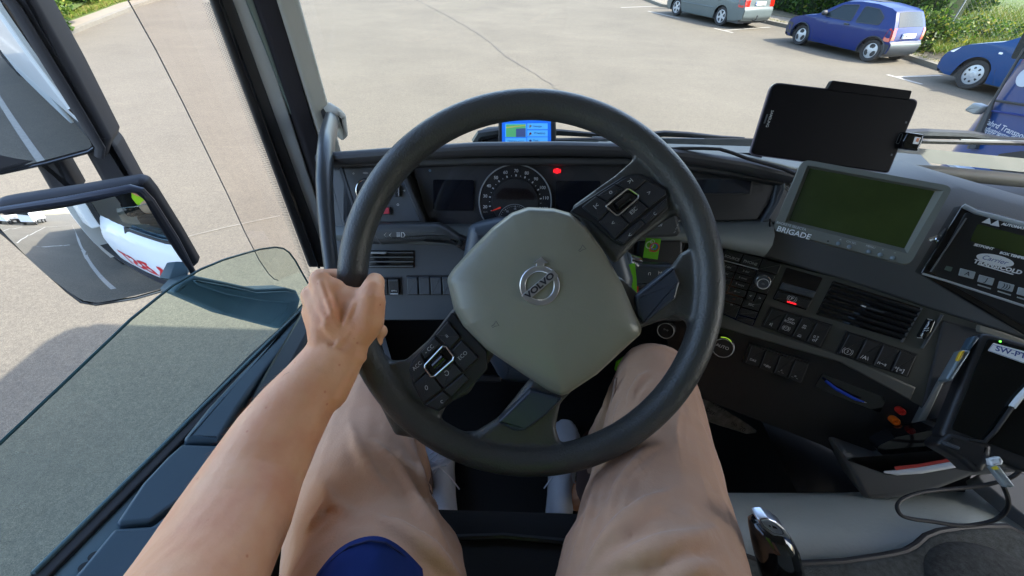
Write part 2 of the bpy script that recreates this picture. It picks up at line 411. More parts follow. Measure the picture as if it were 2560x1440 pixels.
SLB = ['sparse bush beside the rear of the small blue car', 'small yellowing bush at the edge of the pale pavement', 'dark green bush behind the leaning fence post', 'light green bush right behind the front of the blue car under the fence',
       'light green bush above the bonnet of the blue car at the right', 'tall yellow-green bush at the end of the meadow', 'pale bush above the windscreen of the blue car at the right edge', 'tall dark bush above the leaning fence post',
       'large dark bush on the far side of the bright meadow', 'dark bush at the upper right corner beyond the bright meadow', 'low light green bush between the fence and the bright meadow', 'low yellow-green bush behind the chain link fence']
for i, (u, v, r, h, mx) in enumerate(sc_):
    p = G(u, v, 0.12)
    bush('bush', Vector((p.x, p.y, 0.12)), r, h, 2600 if r < 2 else 4200, 0.055 if r < 2 else 0.11, mx, SLB[i], 'bush', 'bushes beyond the pavement on the right', 20+i, 0.3)
# grass blades
def grass(name, poly_fn, n, h, seed, mix_, mats=None):
    rs = random.Random(seed); pts = []
    while len(pts) < n:
        p = poly_fn(rs); pts.append((p[0], p[1], p[2]+h*0.4))
    return tag(leaves(name, pts, h*0.6, mix_, None, seed, 0.75, 0.10, mats), kind='stuff')
GR = [leafmat('grass_green', (0.055, 0.105, 0.012), .25), leafmat('grass_lime', (0.10, 0.135, 0.015), .25), leafmat('grass_dry', (0.18, 0.155, 0.045), .25)]
kg = side(kl, 0.72)
def gfn(rs):
    i = rs.randrange(2, len(kl)-2); t_ = rs.random(); a = kl[i].lerp(kl[i+1], t_); tt = (kl[i+1]-kl[i]).normalized(); nn = Vector((-tt.y, tt.x, 0)); o = 0.75+rs.random()**1.6*4.2
    q = a+nn*o; return (q.x, q.y, 0.11+o*0.02)
grass('verge_grass', gfn, 26000, 0.15, 3, (2, 5, 2.2), GR)
def gfn2(rs):
    u_ = rs.uniform(2330, 2600); v_ = rs.uniform(-10, 135)
    q = G(u_, v_, 0.3); return (q.x, q.y, 0.3)
grass('meadow_grass', gfn2, 16000, 0.22, 4, (2, 6, 2), GR)
def gfn3(rs):
    k = 5+rs.randrange(3); a = kr[k].lerp(kr[k+1], rs.random()); tt = (kr[k+1]-kr[k]).normalized(); nn = Vector((-tt.y, tt.x, 0))
    o = abs(rs.gauss(0.2, 0.05)) if rs.random() < .5 else 1.5+rs.random()*.2
    q = a+nn*o; return (q.x, q.y, 0.12)
grass('pavement_weeds', gfn3, 900, 0.09, 6, (1, 2, 4), GR)
# left shrubs and trunk
SHL = [(92, 64, 1.2, 1.8), (60, 88, 1.2, 2.0), (196, 30, 1.1, 1.6), (215, 26, 1.1, 1.8), (265, 8, 1.2, 1.7), (140, 20, 1.8, 2.6), (210, -8, 1.8, 2.6), (90, 30, 1.8, 2.8), (300, -8, 1.2, 1.5), (20, 95, 1.5, 2.4)]
SLL = ['leafy green bush left of the pale tree trunk', 'green bush hidden mostly behind the mirror arm', 'bright yellow-green bush just right of the pale tree trunk', 'yellow-green bush in the middle of the row on the bank', 'bright bush behind the thin deflector edge at the top of the photo',
       'taller darker bush behind the pale trunk', 'taller bush in the second row right of the trunk', 'taller bush in the second row left of the trunk', 'last small bush at the right end of the row on the bank', 'green bush at the far left end of the row beyond the mirror']
for i, (u, v, r, h) in enumerate(SHL):
    p = G(u, v-24, 0.2)
    bush('bush', Vector((p.x, p.y, 0.15)), r, h, 3200, 0.075, (2.5, 5, 4.5, .9), SLL[i], 'bush', 'bushes on the grass bank at the left', 50+i, 0.3)
t = thing('tree', G(156, 60, 0.15), 'slender tree with a pale bare trunk at the edge of the green bushes', 'tree')
p0 = G(156, 60, 0.15); M_bark = mat('pale_bark', (0.17, 0.15, 0.12), 0.85, noise=(9, 0.3), bump=(30, 0.5, 0.01))
b = MB(); b.tube([p0, p0+Vector((-0.05, .1, 1.2)), p0+Vector((-.02, .1, 2.4)), p0+Vector((0.1, .2, 4.4)), p0+Vector((.1, .1, 6))], [0.085, 0.07, 0.06, 0.045, 0.02], 9); b.build('trunk', M_bark, t)
rs = random.Random(3); pts = []
for k in range(2600):
    a = rs.random()*6.28; zz = 3.6+rs.random()*3.4; rr = 1.5*sqrt(max(0.05, 1-((zz-5.2)/1.9)**2))*rs.random()**.4
    pts.append((p0.x+cos(a)*rr, p0.y+sin(a)*rr, zz))
leaves('crown', pts, 0.09, (3, 5, 4, .5), t, 9)
b = MB(); b.tube([G(138, 50, .15), G(138, 50, .15)+Vector((-.05, 0, 1.3)), G(138, 50, .15)+Vector((-.2, 0, 3.0))], [0.02, 0.015, 0.01], 6); tag(b.build('sapling', M_bark), 'thin bare stem growing beside the pale trunk', 'sapling')

# lamp post, fence
M_galv = mat('galvanised_steel', (0.24, 0.26, 0.27), 0.5, 0.3, noise=(10, 0.12))
p = G(2036, 40, 0.12); t = thing('street_lamp', p, 'grey metal lamp post in the hedge behind the blue hatchback', 'street lamp')
b = MB(); b.tube([p, p+Vector((0, 0, 5.5))], [0.075, 0.05], 12); b.build('pole', M_galv, t)
b = MB(); b.tube([p+Vector((0, 0, 5.4)), p+Vector((-0.5, 0, 5.75)), p+Vector((-1.0, 0, 5.8))], [0.04, 0.035, 0.03], 8); b.box(p+Vector((-1.35, 0, 5.8)), .7, .25, .12); b.build('lamp_head', M_galv, t)
fa, fb = G(2345, 112, 0.15), G(2570, 140, 0.15); fb = fa + (fb-fa).normalized()*6.5
t = thing('fence', fa, 'chain link fence with thin grey posts in front of the meadow', 'fence')
fd = (fb-fa).normalized(); b = MB(); H_ = 1.25
b.tube([fa, fa+Vector((0.02, 0.05, 1.45))], 0.022, 8); b.build('post', M_galv, t)
b = MB(); b.tube([fa+fd*3.2, fa+fd*3.2+Vector((0, 0, 1.4))], 0.022, 8); b.build('post', M_galv, t)
b = MB(); b.tube([fa+fd*6.4, fa+fd*6.4+Vector((0, 0, 1.4))], 0.022, 8); b.build('post', M_galv, t)
b = MB(); n = int(6.4/0.12)
for i in range(-11, n+1):
    for sg in (1, -1):
        x0, x1 = i*0.12, i*0.12+H_*1.0
        z0, z1 = (0, H_) if sg == 1 else (H_, 0)
        c0 = max(0, x0); c1 = min(6.4, x1)
        if c1 <= c0: continue
        za = z0+(z1-z0)*(c0-x0)/(x1-x0); zb = z0+(z1-z0)*(c1-x0)/(x1-x0)
        b.tube([fa+fd*c0+Vector((0, 0.0, .05+za)), fa+fd*c1+Vector((0, 0, .05+zb))], 0.0016, 3, cap=False)
b.build('wire_mesh', mat('old_wire', (.16, .17, .14), .6), t)

# ------------------------------------------------------------------ parked cars
def interp(tab, x):
    if x <= tab[0][0]: return tab[0][1]
    for (a, fa_), (c, fc) in zip(tab, tab[1:]):
        if x <= c: return fa_+(fc-fa_)*(x-a)/max(1e-6, c-a)
    return tab[-1][1]
M_tyre = mat('tyre_rubber', (0.022, 0.022, 0.023), 0.75, bump=(40, .2, .002))
M_dark = mat('dark_plastic_trim', (0.03, 0.033, 0.036), 0.6)
M_carglass = mat('car_window_glass', (0.015, 0.024, 0.028), 0.12, spec=0.3)
M_silver = mat('wheel_silver', (0.42, 0.44, 0.46), 0.35, 0.3)
M_red = mat('lamp_red', (0.40, 0.012, 0.006), 0.15, coat=0.6)
M_amber = mat('lamp_amber', (0.9, 0.35, 0.05), 0.2, coat=0.5)
M_clear = mat('lamp_clear', (0.75, 0.78, 0.8), 0.15, coat=0.8)
M_plate = mat('plate_white', (0.78, 0.78, 0.76), 0.5); M_ink = mat('plate_ink', (0.02, 0.02, 0.03), 0.6); M_euro = mat('plate_blue', (0.02, 0.09, 0.5), 0.5)
def paint(name, c): return mat(name, c, 0.3, 0.0, coat=0.15, spec=.3, noise=(1.2, 0.05))
def make_car(name, label, org, head, sp):
    """org = ground point under the left wheel of the front axle; head = heading"""
    h = Vector((head[0], head[1], 0)).normalized(); l = Vector((-h.y, h.x, 0))
    W = sp['W']/2; L_ = sp['L']; uf, ur = sp['uf'], sp['uf']+sp['wb']; R = sp['R']
    O = Vector((org.x, org.y, 0)) + h*uf - l*(W-0.07)
    t = thing(name, tuple(O-h*L_/2), label, 'car')
    def P(u, y, z): return O - h*u + l*y + Vector((0, 0, z))
    out = sp['out']                                   # (u,z) closed path front-bottom .. over .. rear-bottom
    def taper(u):
        q = abs(u-L_/2)/(L_/2); return 1-0.17*max(0, (q-0.62)/0.38)**2.2
    belt = sp['belt']
    def wid(u, z):
        w_ = W*taper(u)
        if z < belt: return w_*(1-0.10*((z-0.55)/0.55)**2*(1 if z < .55 else .35))
        f = (z-belt)/(sp['H']-belt); return w_*(0.965-0.24*f-0.06*f*f)
    top = [(u, z) for u, z in out if True]
    um = min(out, key=lambda q: q[0])[0]
    mono = [p for p in sp['top']]
    n = 74; rings = []
    mbody = MB()
    for sgn in (1, -1):
        rows = []
        for i in range(n+1):
            u = L_*(0.004+0.992*i/n); zt = interp(mono, u); zb = interp(sp['bot'], u)
            for uw in (uf, ur):
                dd = abs(u-uw); ra = R+0.055
                if dd < ra: zb = max(zb, min(R+sqrt(ra*ra-dd*dd), zt-0.03))
            rows.append([P(u, sgn*wid(u, zb+(zt-zb)*k/13), zb+(zt-zb)*k/13) for k in range(14)])
        mbody.loft(rows, closed=False, cap=False)
    # deck over the top
    def deck(s, y, off=0.0):
        k = min(int(s), len(out)-2); f = s-k; (a, za), (c, zc) = out[k], out[k+1]
        u = a+(c-a)*f; z = za+(zc-za)*f
        nx, nz = -(zc-za), (c-a); ln = sqrt(nx*nx+nz*nz) or 1
        ww = wid(min(max(u, 0.002), L_), z)*y; cr = 0.035*(1-y*y)
        d = Vector((-(zc-za)/ln, (c-a)/ln)); 
        return P(u-( (zc-za)/ln)*(-1)*0 + (-(zc-za)/ln)*0 - (zc-za)/ln*(cr+off)*1.0, ww, z+(c-a)/ln*(cr+off))
    rows = []
    for s in range((len(out)-1)*4+1):
        rows.append([deck(min(s/4, len(out)-1.0001), -1+2*k/12) for k in range(13)])
    mbody.loft(rows, closed=False, cap=False)
    # underside and wheel wells
    body = mbody.build('body', sp['paint'], t, ang=40)
    b = MB(); b.box(P(L_/2, 0, 0.30), L_*0.93, W*1.72, 0.22, (h, l, Vector((0, 0, 1))))
    for uw in (uf, ur): b.box(P(uw, 0, 0.42), R*2.3, W*1.62, 0.5, (h, l, Vector((0, 0, 1))))
    b.build('underbody', M_dark, t, smooth=False)
    # windows
    for sgn in (1, -1):
        for kd_, poly in sp['win']:
            pp = roundpoly(poly, 0.06, 3); b = MB(); b.add([P(u, sgn*(wid(u, z)+0.006), z) for u, z in pp], [list(range(len(pp)))])
            f = roundpoly([(u, z) for u, z in poly], 0.06, 3); wdw = b.build('side_window', M_carglass, t, smooth=False)
            r_ = MB(); r_.tube([P(u, sgn*(wid(u, z)+0.006), z) for u, z in pp], 0.011, 4, closed=True); r_.build('window_seal', M_dark, wdw)
        for poly in sp['seam']:
            r_ = MB(); r_.tube([P(u, sgn*(wid(u, z)+0.0), z) for u, z in poly], 0.005, 4); r_.build('door_seam', M_dark, t)
        hu, hz = sp['handle']; b = MB(); b.box(P(hu, sgn*(wid(hu, hz)+0.012), hz), 0.16, 0.03, 0.045, (h, l, Vector((0, 0, 1)))); b.build('door_handle', sp.get('hm', M_dark), t, bevel=0.01)
        mu, mz = sp['mirror']; b = MB(); b.ball(P(mu, sgn*(wid(mu, mz)+0.11), mz+0.03), 0.07, 0.1, 0.07, (h, l, Vector((0, 0, 1)))); b.box(P(mu, sgn*(wid(mu, mz)+0.02), mz), .05, .08, .04, (h, l, Vector((0, 0, 1)))); b.build('side_mirror', sp.get('mm', M_dark), t)
        if sp.get('trim'):
            for u0, u1, z in sp['trim']:
                b = MB(); b.tube([P(u0+(u1-u0)*k/6, sgn*(wid(u0+(u1-u0)*k/6, z)+0.004), z) for k in range(7)], 0.022, 5, flat=.5, ref=(0, 0, 1)); b.build('side_trim', sp['trimm'], t)
        if sp.get('arch'):
            for uw in (uf, ur):
                rr = []
                for k in range(15):
                    a = radians(-12+204*k/14); u = uw-cos(a)*(R+0.075); z = R+sin(a)*(R+0.075); rr.append(P(u, sgn*(wid(u, max(z, .2))+0.008), z))
                b = MB(); b.tube(rr, 0.032, 6, flat=.45, ref=tuple(l)); b.build('wheel_arch_trim', sp['arch'], t)
    def patch(nm, s0, s1, y0, y1, off, m, par, ns=5, ny=7, rnd_=0.0):
        b = MB(); b.loft([[deck(s0+(s1-s0)*i/ns, y0+(y1-y0)*k/ny, off) for k in range(ny+1)] for i in range(ns+1)], False, False); return b.build(nm, m, par)
    for nm, s0, s1, y0, y1, m in sp['patch']:
        patch(nm, s0, s1, y0, y1, 0.009 if m is not M_carglass else 0.006, m, t)
    for nm, poly, m in sp['sidepatch']:
        for sgn in (1, -1):
            pp = roundpoly(poly, 0.04, 3); b = MB(); b.add([P(u, sgn*(wid(u, z)+0.008), z) for u, z in pp], [list(range(len(pp)))]); b.build(nm, m, t, smooth=False)
    # number plate, rear
    if sp.get('plate'):
        s, txt, yc = sp['plate']; c = deck(s, yc, 0.02); c2 = deck(s+0.2, yc, 0.02); up = (c-c2).normalized()
        pl = PL(c, -l if False else (-l), up)
        if pl.n.dot(-h) < 0: pl = PL(c, l, up)
        b = MB(); b.plate(pl, [(-.26, -.055), (.26, -.055), (.26, .055), (-.26, .055)], -0.01, 0.006, .012); npz = b.build('number_plate', M_plate, t)
        b = MB(); b.plate(pl, [(-.255, -.05), (-.215, -.05), (-.215, .05), (-.255, .05)], 0.006, 0.009); b.build('euro_band', M_euro, npz)
        b = MB(); put_text(b, pl, txt, 0.02, 0, 0.105, 0.009, bold=0.002); b.build('plate_text', M_ink, npz, smooth=False)
    # wheels
    for uw in (uf, ur):
        for sgn in (1, -1):
            c = P(uw, sgn*(W-0.07-0.09), R); ax = l*sgn
            b = MB(); b.lathe(c, ax, [(R*.60, -.09), (R*.93, -.09), (R, -.06), (R, .06), (R*.95, .088), (R*.72, .095), (R*.66, .07)], 28); wh = b.build('tyre', M_tyre, t)
            b = MB(); sp['rim'](b, c, ax, R*0.68, h if sgn > 0 else -h); b.build('rim', sp.get('rimm', M_silver), wh)
            b = MB(); b.disc(c+ax*0.02, ax, R*.66, 0.012, 24); b.build('brake_disc', M_dark, wh)
    return t, P, wid, deck
def rim_star(k, wsp):
    def f(b, c, ax, r, hd):
        b.lathe(c, ax, [(r*.98, .04), (r*1.0, .088), (r*.93, .092), (r*.86, .06)], 28)
        u = Vector(hd); v = ax.cross(u)
        for i in range(k):
            a = 2*pi*i/k+.3; d = u*cos(a)+v*sin(a); s_ = ax.cross(d)
            b.loft([[c+ax*z+d*q+s_*w_ for w_, z in ((-wq, zq-.015), (wq, zq-.015), (wq*.8, zq), (-wq*.8, zq))] for q, wq, zq in ((r*.08, r*wsp*1.0, .082), (r*.5, r*wsp*.8, .075), (r*.93, r*wsp*1.1, .078))])
        b.disc(c+ax*.07, ax, r*.2, .018, 16)
    return f
def rim_cover(holes, hr, hw, nin=0.62):
    """wheel cover: a dished disc with round or oval openings (openings are the gaps between the pieces of the disc)"""
    def f(b, c, ax, r, hd):
        u = Vector(hd); v = ax.cross(u); NA = 84; rr = [0.0, .12, .24, .36, .45, .52, .58, .64, .70, .76, .82, .88, .94, 1.0]
        def pt(q, a, dz=0): return c+ax*(0.088-.028*(q*q)+ (0.004 if q < .3 else 0)+dz)+(u*cos(a)+v*sin(a))*(r*q)
        for i in range(NA):
            a0, a1 = 2*pi*i/NA, 2*pi*(i+1)/NA
            for q0, q1 in zip(rr, rr[1:]):
                qm, am = (q0+q1)/2, (a0+a1)/2; skip = False
                for k in range(holes):
                    ac = 2*pi*(k+.25)/holes; dx = qm*cos(am)-nin*cos(ac); dy = qm*sin(am)-nin*sin(ac)
                    er = dx*cos(ac)+dy*sin(ac); et = -dx*sin(ac)+dy*cos(ac)
                    if (er/hr)**2+(et/hw)**2 < 1: skip = True
                if not skip: b.add([pt(q0, a0), pt(q0, a1), pt(q1, a1), pt(q1, a0)], [[0, 1, 2, 3]])
        b.lathe(c, ax, [(r*.99, .04), (r*1.0, .062), (r*.96, .066)], 28)
    return f
M_pblue = paint('blue_car_paint', (0.002, 0.016, 0.105)); M_psil = paint('silver_green_paint', (0.095, 0.118, 0.118)); M_pteal = paint('mid_blue_paint', (0.001, 0.042, 0.145))
M_clad = mat('bluegrey_bumper', (0.018, 0.026, 0.034), 0.5)
corsa_out = [(0.05, .22), (0.0, .40), (0.01, .55), (0.06, .68), (0.20, .77), (0.55, .86), (0.98, .93), (1.20, 1.08), (1.52, 1.30), (1.68, 1.37), (2.1, 1.415), (2.6, 1.41), (3.05, 1.35), (3.22, 1.29), (3.42, 1.08), (3.56, .90), (3.62, .74), (3.65, .58), (3.73, .52), (3.73, .36), (3.66, .26)]
corsa_out = [(u if u < 3.2 else 3.2+(u-3.2)*.72, z*.95) for u, z in corsa_out]
corsa = dict(W=1.47, L=3.59, H=1.35, R=0.285, uf=.70, wb=2.443, belt=.84, out=corsa_out, top=[(0, .57), (.03, .61)]+corsa_out[3:20],
    bot=[(0, .32), (.3, .2), (1, .21), (2.8, .21), (3.4, .25), (3.73, .32)], paint=M_pblue,
    win=[('f', [(1.22, .89), (1.64, 1.21), (2.12, 1.265), (2.20, .87)]), ('r', [(2.34, .87), (2.30, 1.255), (2.75, 1.235), (3.02, 1.08), (3.04, .90)])],
    seam=[[(1.16, .92), (1.12, .5), (1.2, .25)], [(2.26, 1.36), (2.27, .9), (2.22, .5), (2.20, .24)], [(1.12, .25), (2.2, .24)]], handle=(2.13, .80), mirror=(1.30, .95), arch=M_clad,
    patch=[('windscreen', 6.15, 8.85, -.86, .86, M_carglass), ('rear_window', 13.1, 14.85, -.80, .80, M_carglass), ('front_bumper', 0.1, 2.2, -.98, .98, M_clad), ('rear_bumper', 17.1, 20, -.99, .99, M_clad), ('bumper_strip', 17.9, 18.25, -1, 1, M_psil), ('sunroof', 9.6, 10.9, -.45, .45, M_dark), ('tail_lamp', 14.9, 16.7, .84, 1.0, M_red), ('tail_lamp', 14.9, 16.7, -1.0, -.84, M_red), ('headlamp', 2.4, 4.1, .62, .98, M_clear), ('headlamp', 2.4, 4.1, -.98, -.62, M_clear)],
    sidepatch=[('tail_lamp_side', [(3.36, .89), (3.47, .82), (3.52, .55), (3.34, .57)], M_red), ('bumper_side', [(3.36, .50), (3.56, .50), (3.56, .28), (3.46, .27)], M_clad), ('bumper_side', [(0.04, .60), (.30, .58), (.30, .27), (.06, .30)], M_clad)],
    plate=(16.1, 'FM W 67', 0.05), rim=rim_cover(3, .28, .40, .60))
a = G(1990, 112); c = G(2159, 154); make_car('parked_car', 'small dark blue three-door hatchback with white wheel covers parked by the kerb', a, (a-c)[:2], corsa)
merc_out = [(0.05, .22), (0.0, .42), (0.03, .62), (0.12, .72), (0.5, .82), (1.1, .92), (1.30, .97), (1.75, 1.28), (1.98, 1.40), (2.5, 1.45), (3.3, 1.46), (4.0, 1.40), (4.15, 1.34), (4.38, 1.08), (4.44, .95), (4.48, .72), (4.54, .62), (4.54, .40), (4.46, .28)]
merc = dict(W=1.73, L=4.54, H=1.46, R=0.32, uf=.80, wb=2.715, belt=.93, out=merc_out, top=[(0, .6), (.03, .62), (.12, .72)]+merc_out[4:17], bot=[(0, .3), (.3, .2), (1, .22), (3.2, .22), (4.2, .26), (4.54, .34)], paint=M_psil,
    win=[('f', [(1.5, .99), (1.95, 1.33), (2.45, 1.38), (2.5, .98)]), ('r', [(2.58, .98), (2.53, 1.38), (3.2, 1.38), (3.35, .99)]), ('q', [(3.45, 1.0), (3.32, 1.38), (3.95, 1.33), (4.15, 1.02)])],
    seam=[[(1.42, .95), (1.40, .5), (1.45, .25)], [(2.54, .95), (2.5, .26)], [(3.40, .97), (3.30, .7), (3.12, .5), (3.05, .26)], [(4.2, .95), (4.1, .6)]], handle=(3.2, .84), mirror=(1.55, 1.0), mm=M_psil, hm=M_psil, trim=[(1.2, 3.1, .56)], trimm=M_psil,
    patch=[('windscreen', 6.1, 7.9, -.86, .86, M_carglass), ('rear_window', 12.1, 13.4, -.8, .8, M_carglass), ('tail_lamp', 13.4, 15.0, .70, 1.0, M_red), ('tail_lamp', 13.4, 15.0, -1.0, -.70, M_red), ('headlamp', 2.2, 3.8, .6, .98, M_clear), ('headlamp', 2.2, 3.8, -.98, -.6, M_clear)],
    sidepatch=[('tail_lamp_side', [(4.20, .97), (4.42, .95), (4.46, .70), (4.24, .70)], M_red)], plate=(14.55, 'FW RA 123', 0.0), rim=rim_star(5, .20))
a = G(1686, 39); c = G(1798, 65); tm, Pm, wm, dm = make_car('parked_car', 'silver-grey estate car with five-spoke alloy wheels and a tow bar', a, (a-c)[:2], merc)
b = MB(); b.tube([Pm(4.35, 0.15, .30), Pm(4.62, 0.15, .30), Pm(4.68, .15, .36), Pm(4.68, .15, .44)], .02, 6); b.ball(Pm(4.68, .15, .46), .028); b.build('tow_bar', M_dark, tm)
p307_out = [(0.08, .22), (0.0, .36), (0.0, .50), (0.05, .62), (0.20, .74), (0.45, .86), (0.85, .97), (1.05, 1.02), (1.45, 1.28), (1.85, 1.45), (2.4, 1.51), (3.2, 1.48), (3.8, 1.36), (4.05, 1.0), (4.15, .7), (4.2, .4), (4.1, .25)]
p307 = dict(W=1.74, L=4.2, H=1.51, R=0.315, uf=.88, wb=2.61, belt=.97, out=p307_out, top=[(0, .5), (.03, .58)]+p307_out[3:], bot=[(0, .3), (.3, .2), (1, .22), (3.2, .22), (4.2, .34)], paint=M_pteal,
    win=[('f', [(1.35, 1.06), (1.8, 1.36), (2.3, 1.43), (2.4, 1.02)]), ('r', [(2.5, 1.02), (2.42, 1.43), (3.2, 1.40), (3.5, 1.05)])], seam=[[(1.30, 1.0), (1.28, .5), (1.4, .25)], [(2.45, 1.0), (2.4, .26)]], handle=(2.3, .9), mirror=(1.5, 1.05), mm=M_pteal, hm=M_pteal,
    patch=[('windscreen', 6.9, 8.9, -.88, .88, M_carglass), ('rear_window', 12.1, 13.0, -.8, .8, M_carglass), ('headlamp', 3.1, 4.9, .66, .99, M_clear), ('headlamp', 3.1, 4.9, -.99, -.66, M_clear)],
    sidepatch=[('headlamp_side', [(.10, .66), (.26, .75), (.34, .80), (.22, .66)], M_clear), ('indicator', [(1.12, .84), (1.20, .84), (1.20, .80), (1.12, .80)], M_clear)], rim=rim_cover(8, .115, .115, .66))
a = G(2404, 222); make_car('parked_car', 'mid-blue car with eight-hole wheel covers half hidden behind the blue lorry', a, (-0.28, .96), p307)

# ------------------------------------------------------------------ blue lorry next to ours
M_lblue = mat('lorry_blue_paint', (0.001, 0.038, 0.165), 0.3, 0.1, coat=0.8, noise=(2, 0.06)); M_lblue2 = mat('lorry_dark_blue', (0.005, 0.025, 0.16), 0.4)
M_whtx = mat('white_lettering', (0.42, 0.47, 0.55), 0.5)
XB = 3.12
t = thing('parked_lorry', (XB+1.2, 1.5, 0), 'blue lorry cab with white company lettering on its door beside the windscreen', 'lorry')
SP = PL((XB, 0, 0), (0, -1, 0), (0, 0, 1))
plan = roundpoly([(XB, 2.98), (XB+2.45, 2.98), (XB+2.45, -0.2), (XB, -0.2)], [.28, .28, .05, .05], 6)
b = MB()
def zr(z, g): 
    cx, cy = XB+1.22, 1.4; return [Vector((cx+(x-cx)*g, cy+(y-cy)*g, z)) for x, y in plan]
b.loft([zr(.45, 1), zr(1.42, 1), zr(2.0, 1), zr(3.3, .975), zr(3.6, .93), zr(3.7, .85)])
b.build('cab_shell', M_lblue, t)
b = MB(); b.loft([[Vector((x, y, z)) for x, y in roundpoly([(XB-.06, 3.08), (XB+2.5, 3.08), (XB+2.5, 1.7), (XB-.06, 1.7)], .22, 5)] for z in (.35, 1.02)]); b.build('bumper', M_lblue, t, bevel=.03)
b = MB(); b.tube([SP.p3(-1.9+.62*cos(a), .95+.42*sin(a), .02) for a in [pi*k/16 for k in range(17)]], .05, 6); b.build('wheel_arch', M_dark, t)
b = MB(); b.lathe((XB+.16, 1.9, .5), (-1, 0, 0), [(.25, -.14), (.46, -.14), (.5, -.1), (.5, .1), (.46, .13), (.3, .12), (.27, .05), (.1, .03), (.01, .03)], 28); b.build('wheel', M_tyre, t)
b = MB(); b.plate(SP, [SP.p2(2483, 251), SP.p2(2580, 265), SP.p2(2640, 420), SP.p2(2470, 420)], -.01, .004); 
db = MB(); pts = [SP.hit(2562, 120, .012), SP.hit(2520, 190, .012), SP.hit(2484, 250, .012), SP.hit(2466, 290, .012), SP.hit(2448, 330, .012), SP.hit(2432, 372, .012)]
db.tube(pts, [.008, .008, .009, .02, .028, .03], 6); db.build('door_seam', M_dark, t)
db = MB(); db.tube([SP.hit(2484, 251, .006), SP.hit(2600, 268, .006)], .008, 5); db.build('door_seam', M_dark, t)
db = MB(); db.tube([SP.hit(2478, 277, .006), SP.hit(2600, 296, .006)], .006, 5); db.build('body_crease', M_lblue2, t)
db = MB(); db.pxplate(SP, [(2530, 147), (2640, 150), (2640, 60), (2575, 60)], -.004, .012, .02, at=0); db.build('side_window', M_carglass, t)
db = MB(); q = SP.p2(2452, 272); db.plate(SP, [(q[0]-.06, q[1]-.03), (q[0]+.03, q[1]-.03), (q[0]+.05, q[1]+.03), (q[0]-.03, q[1]+.03)], 0, .05, .015, .01); db.build('hinge_cover', M_galv, t)
db = MB()
for i, (tx, u, v, sz) in enumerate((('Fahrd Transporte GmbH & Co. KG', 2466, 303, .045), ('Industriestraße 11', 2460, 317, .038), ('79365 Gundelf.', 2457, 328, .034))):
    q = SP.p2(u, v); put_text(db, SP, tx, q[0], q[1], sz, .006, align='LEFT', bold=.0003)
db.build('door_lettering', M_whtx, t, smooth=False)
db = MB(); q = SP.p2(2562, 190); db.disc(SP.p3(q[0]+.02, q[1], 0.0), (-1, 0, 0), .055, .006); db.build('round_emblem', M_whtx, t)
db = MB(); db.pxplate(SP, [(2382, 404), (2392, 400), (2440, 423), (2428, 430)], 0, .09, .01, .006); db.build('step_light', M_whtx, t)
db = MB(); db.pxplate(SP, [(2478, 425), (2505, 385), (2560, 378), (2620, 378), (2620, 440)], -.01, .02, .02); db.build('wheel_well', M_tyre, t)
# ================================================================== OUR CAB
Z = HC
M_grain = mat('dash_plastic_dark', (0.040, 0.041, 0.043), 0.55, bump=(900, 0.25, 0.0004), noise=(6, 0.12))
M_mid = mat('dash_plastic_grey', (0.115, 0.12, 0.118), 0.55, bump=(700, 0.35, 0.0005), noise=(5, 0.08))
M_midd = mat('dash_plastic_slate', (0.070, 0.079, 0.090), 0.5, bump=(800, 0.3, 0.0004), noise=(5, 0.08))
M_black = mat('black_plastic', (0.016, 0.016, 0.017), 0.4, bump=(900, 0.15, 0.0003))
M_gloss = mat('gloss_black', (0.006, 0.006, 0.007), 0.08, coat=0.5)
M_rubber = mat('black_rubber', (0.012, 0.012, 0.013), 0.6)
M_carp = mat('dark_felt', (0.022, 0.020, 0.024), 0.95, bump=(500, .5, .001))
M_cream = mat('cream_trim', (0.40, 0.385, 0.32), 0.6, bump=(600, 0.25, 0.0004), noise=(4, .05))
M_white = mat('white_cab_paint', (0.74, 0.75, 0.75), 0.35, coat=0.5, noise=(3, .04))
M_greyp = mat('pale_grey_frame', (0.42, 0.45, 0.46), 0.4, noise=(4, .05))
M_blueg = mat('door_plastic_blue', (0.045, 0.080, 0.115), 0.42, bump=(900, 0.25, 0.0003), noise=(4, 0.1))
M_bluel = mat('door_plastic_sill', (0.085, 0.145, 0.170), 0.5, bump=(900, 0.25, 0.0003), noise=(4, 0.1))
M_chrome = mat('chrome', (0.75, 0.76, 0.77), 0.15, 1.0)
M_print = mat('printed_white', (0.80, 0.82, 0.82), 0.5)
M_printg = mat('printed_grey', (0.45, 0.47, 0.47), 0.5)
M_letr = mat('red_lettering', (0.55, 0.012, 0.02), 0.4)
M_fabric = mat('seat_fabric_black', (0.010, 0.010, 0.011), 0.95, bump=(1200, .6, .0006))

XG = -0.55                                   # plane of the driver's door glass
PIL = PL(X(525, 0, -0.565), (.74, .67, 0), (0, 0, 1))
def pstrip(b, tl, tr, br, bl, h0, h1, bev=0.0, ext=True):
    q = [Vector(PIL.p2(*p)) for p in (tl, tr, br, bl)]
    if ext:
        zt = 0.62-0.10
        for i, j in ((0, 3), (1, 2)):
            d = q[i]-q[j]; q[i] = q[i] + d*((zt-(q[i].y+PIL.O.z-Z))/d.y) if d.y > 0 else q[i]
    b.plate(PIL, [tuple(p) for p in (q[3], q[2], q[1], q[0])], h0, h1, 0, bev)
t = thing('truck_cab', (0.45, 0, 0), 'white lorry cab around the viewer with cream pillar, open side window and wide windscreen', 'lorry cab')
CAB = t
b = MB(); pstrip(b, (524, 0), (580, 0), (822, 664), (771, 664), -.004, .012, .005); b.build('door_seal', M_rubber, t)
b = MB(); pstrip(b, (541, 0), (549, 0), (796, 664), (790, 664), .010, .020, .004); b.build('seal_lip', M_gloss, t)
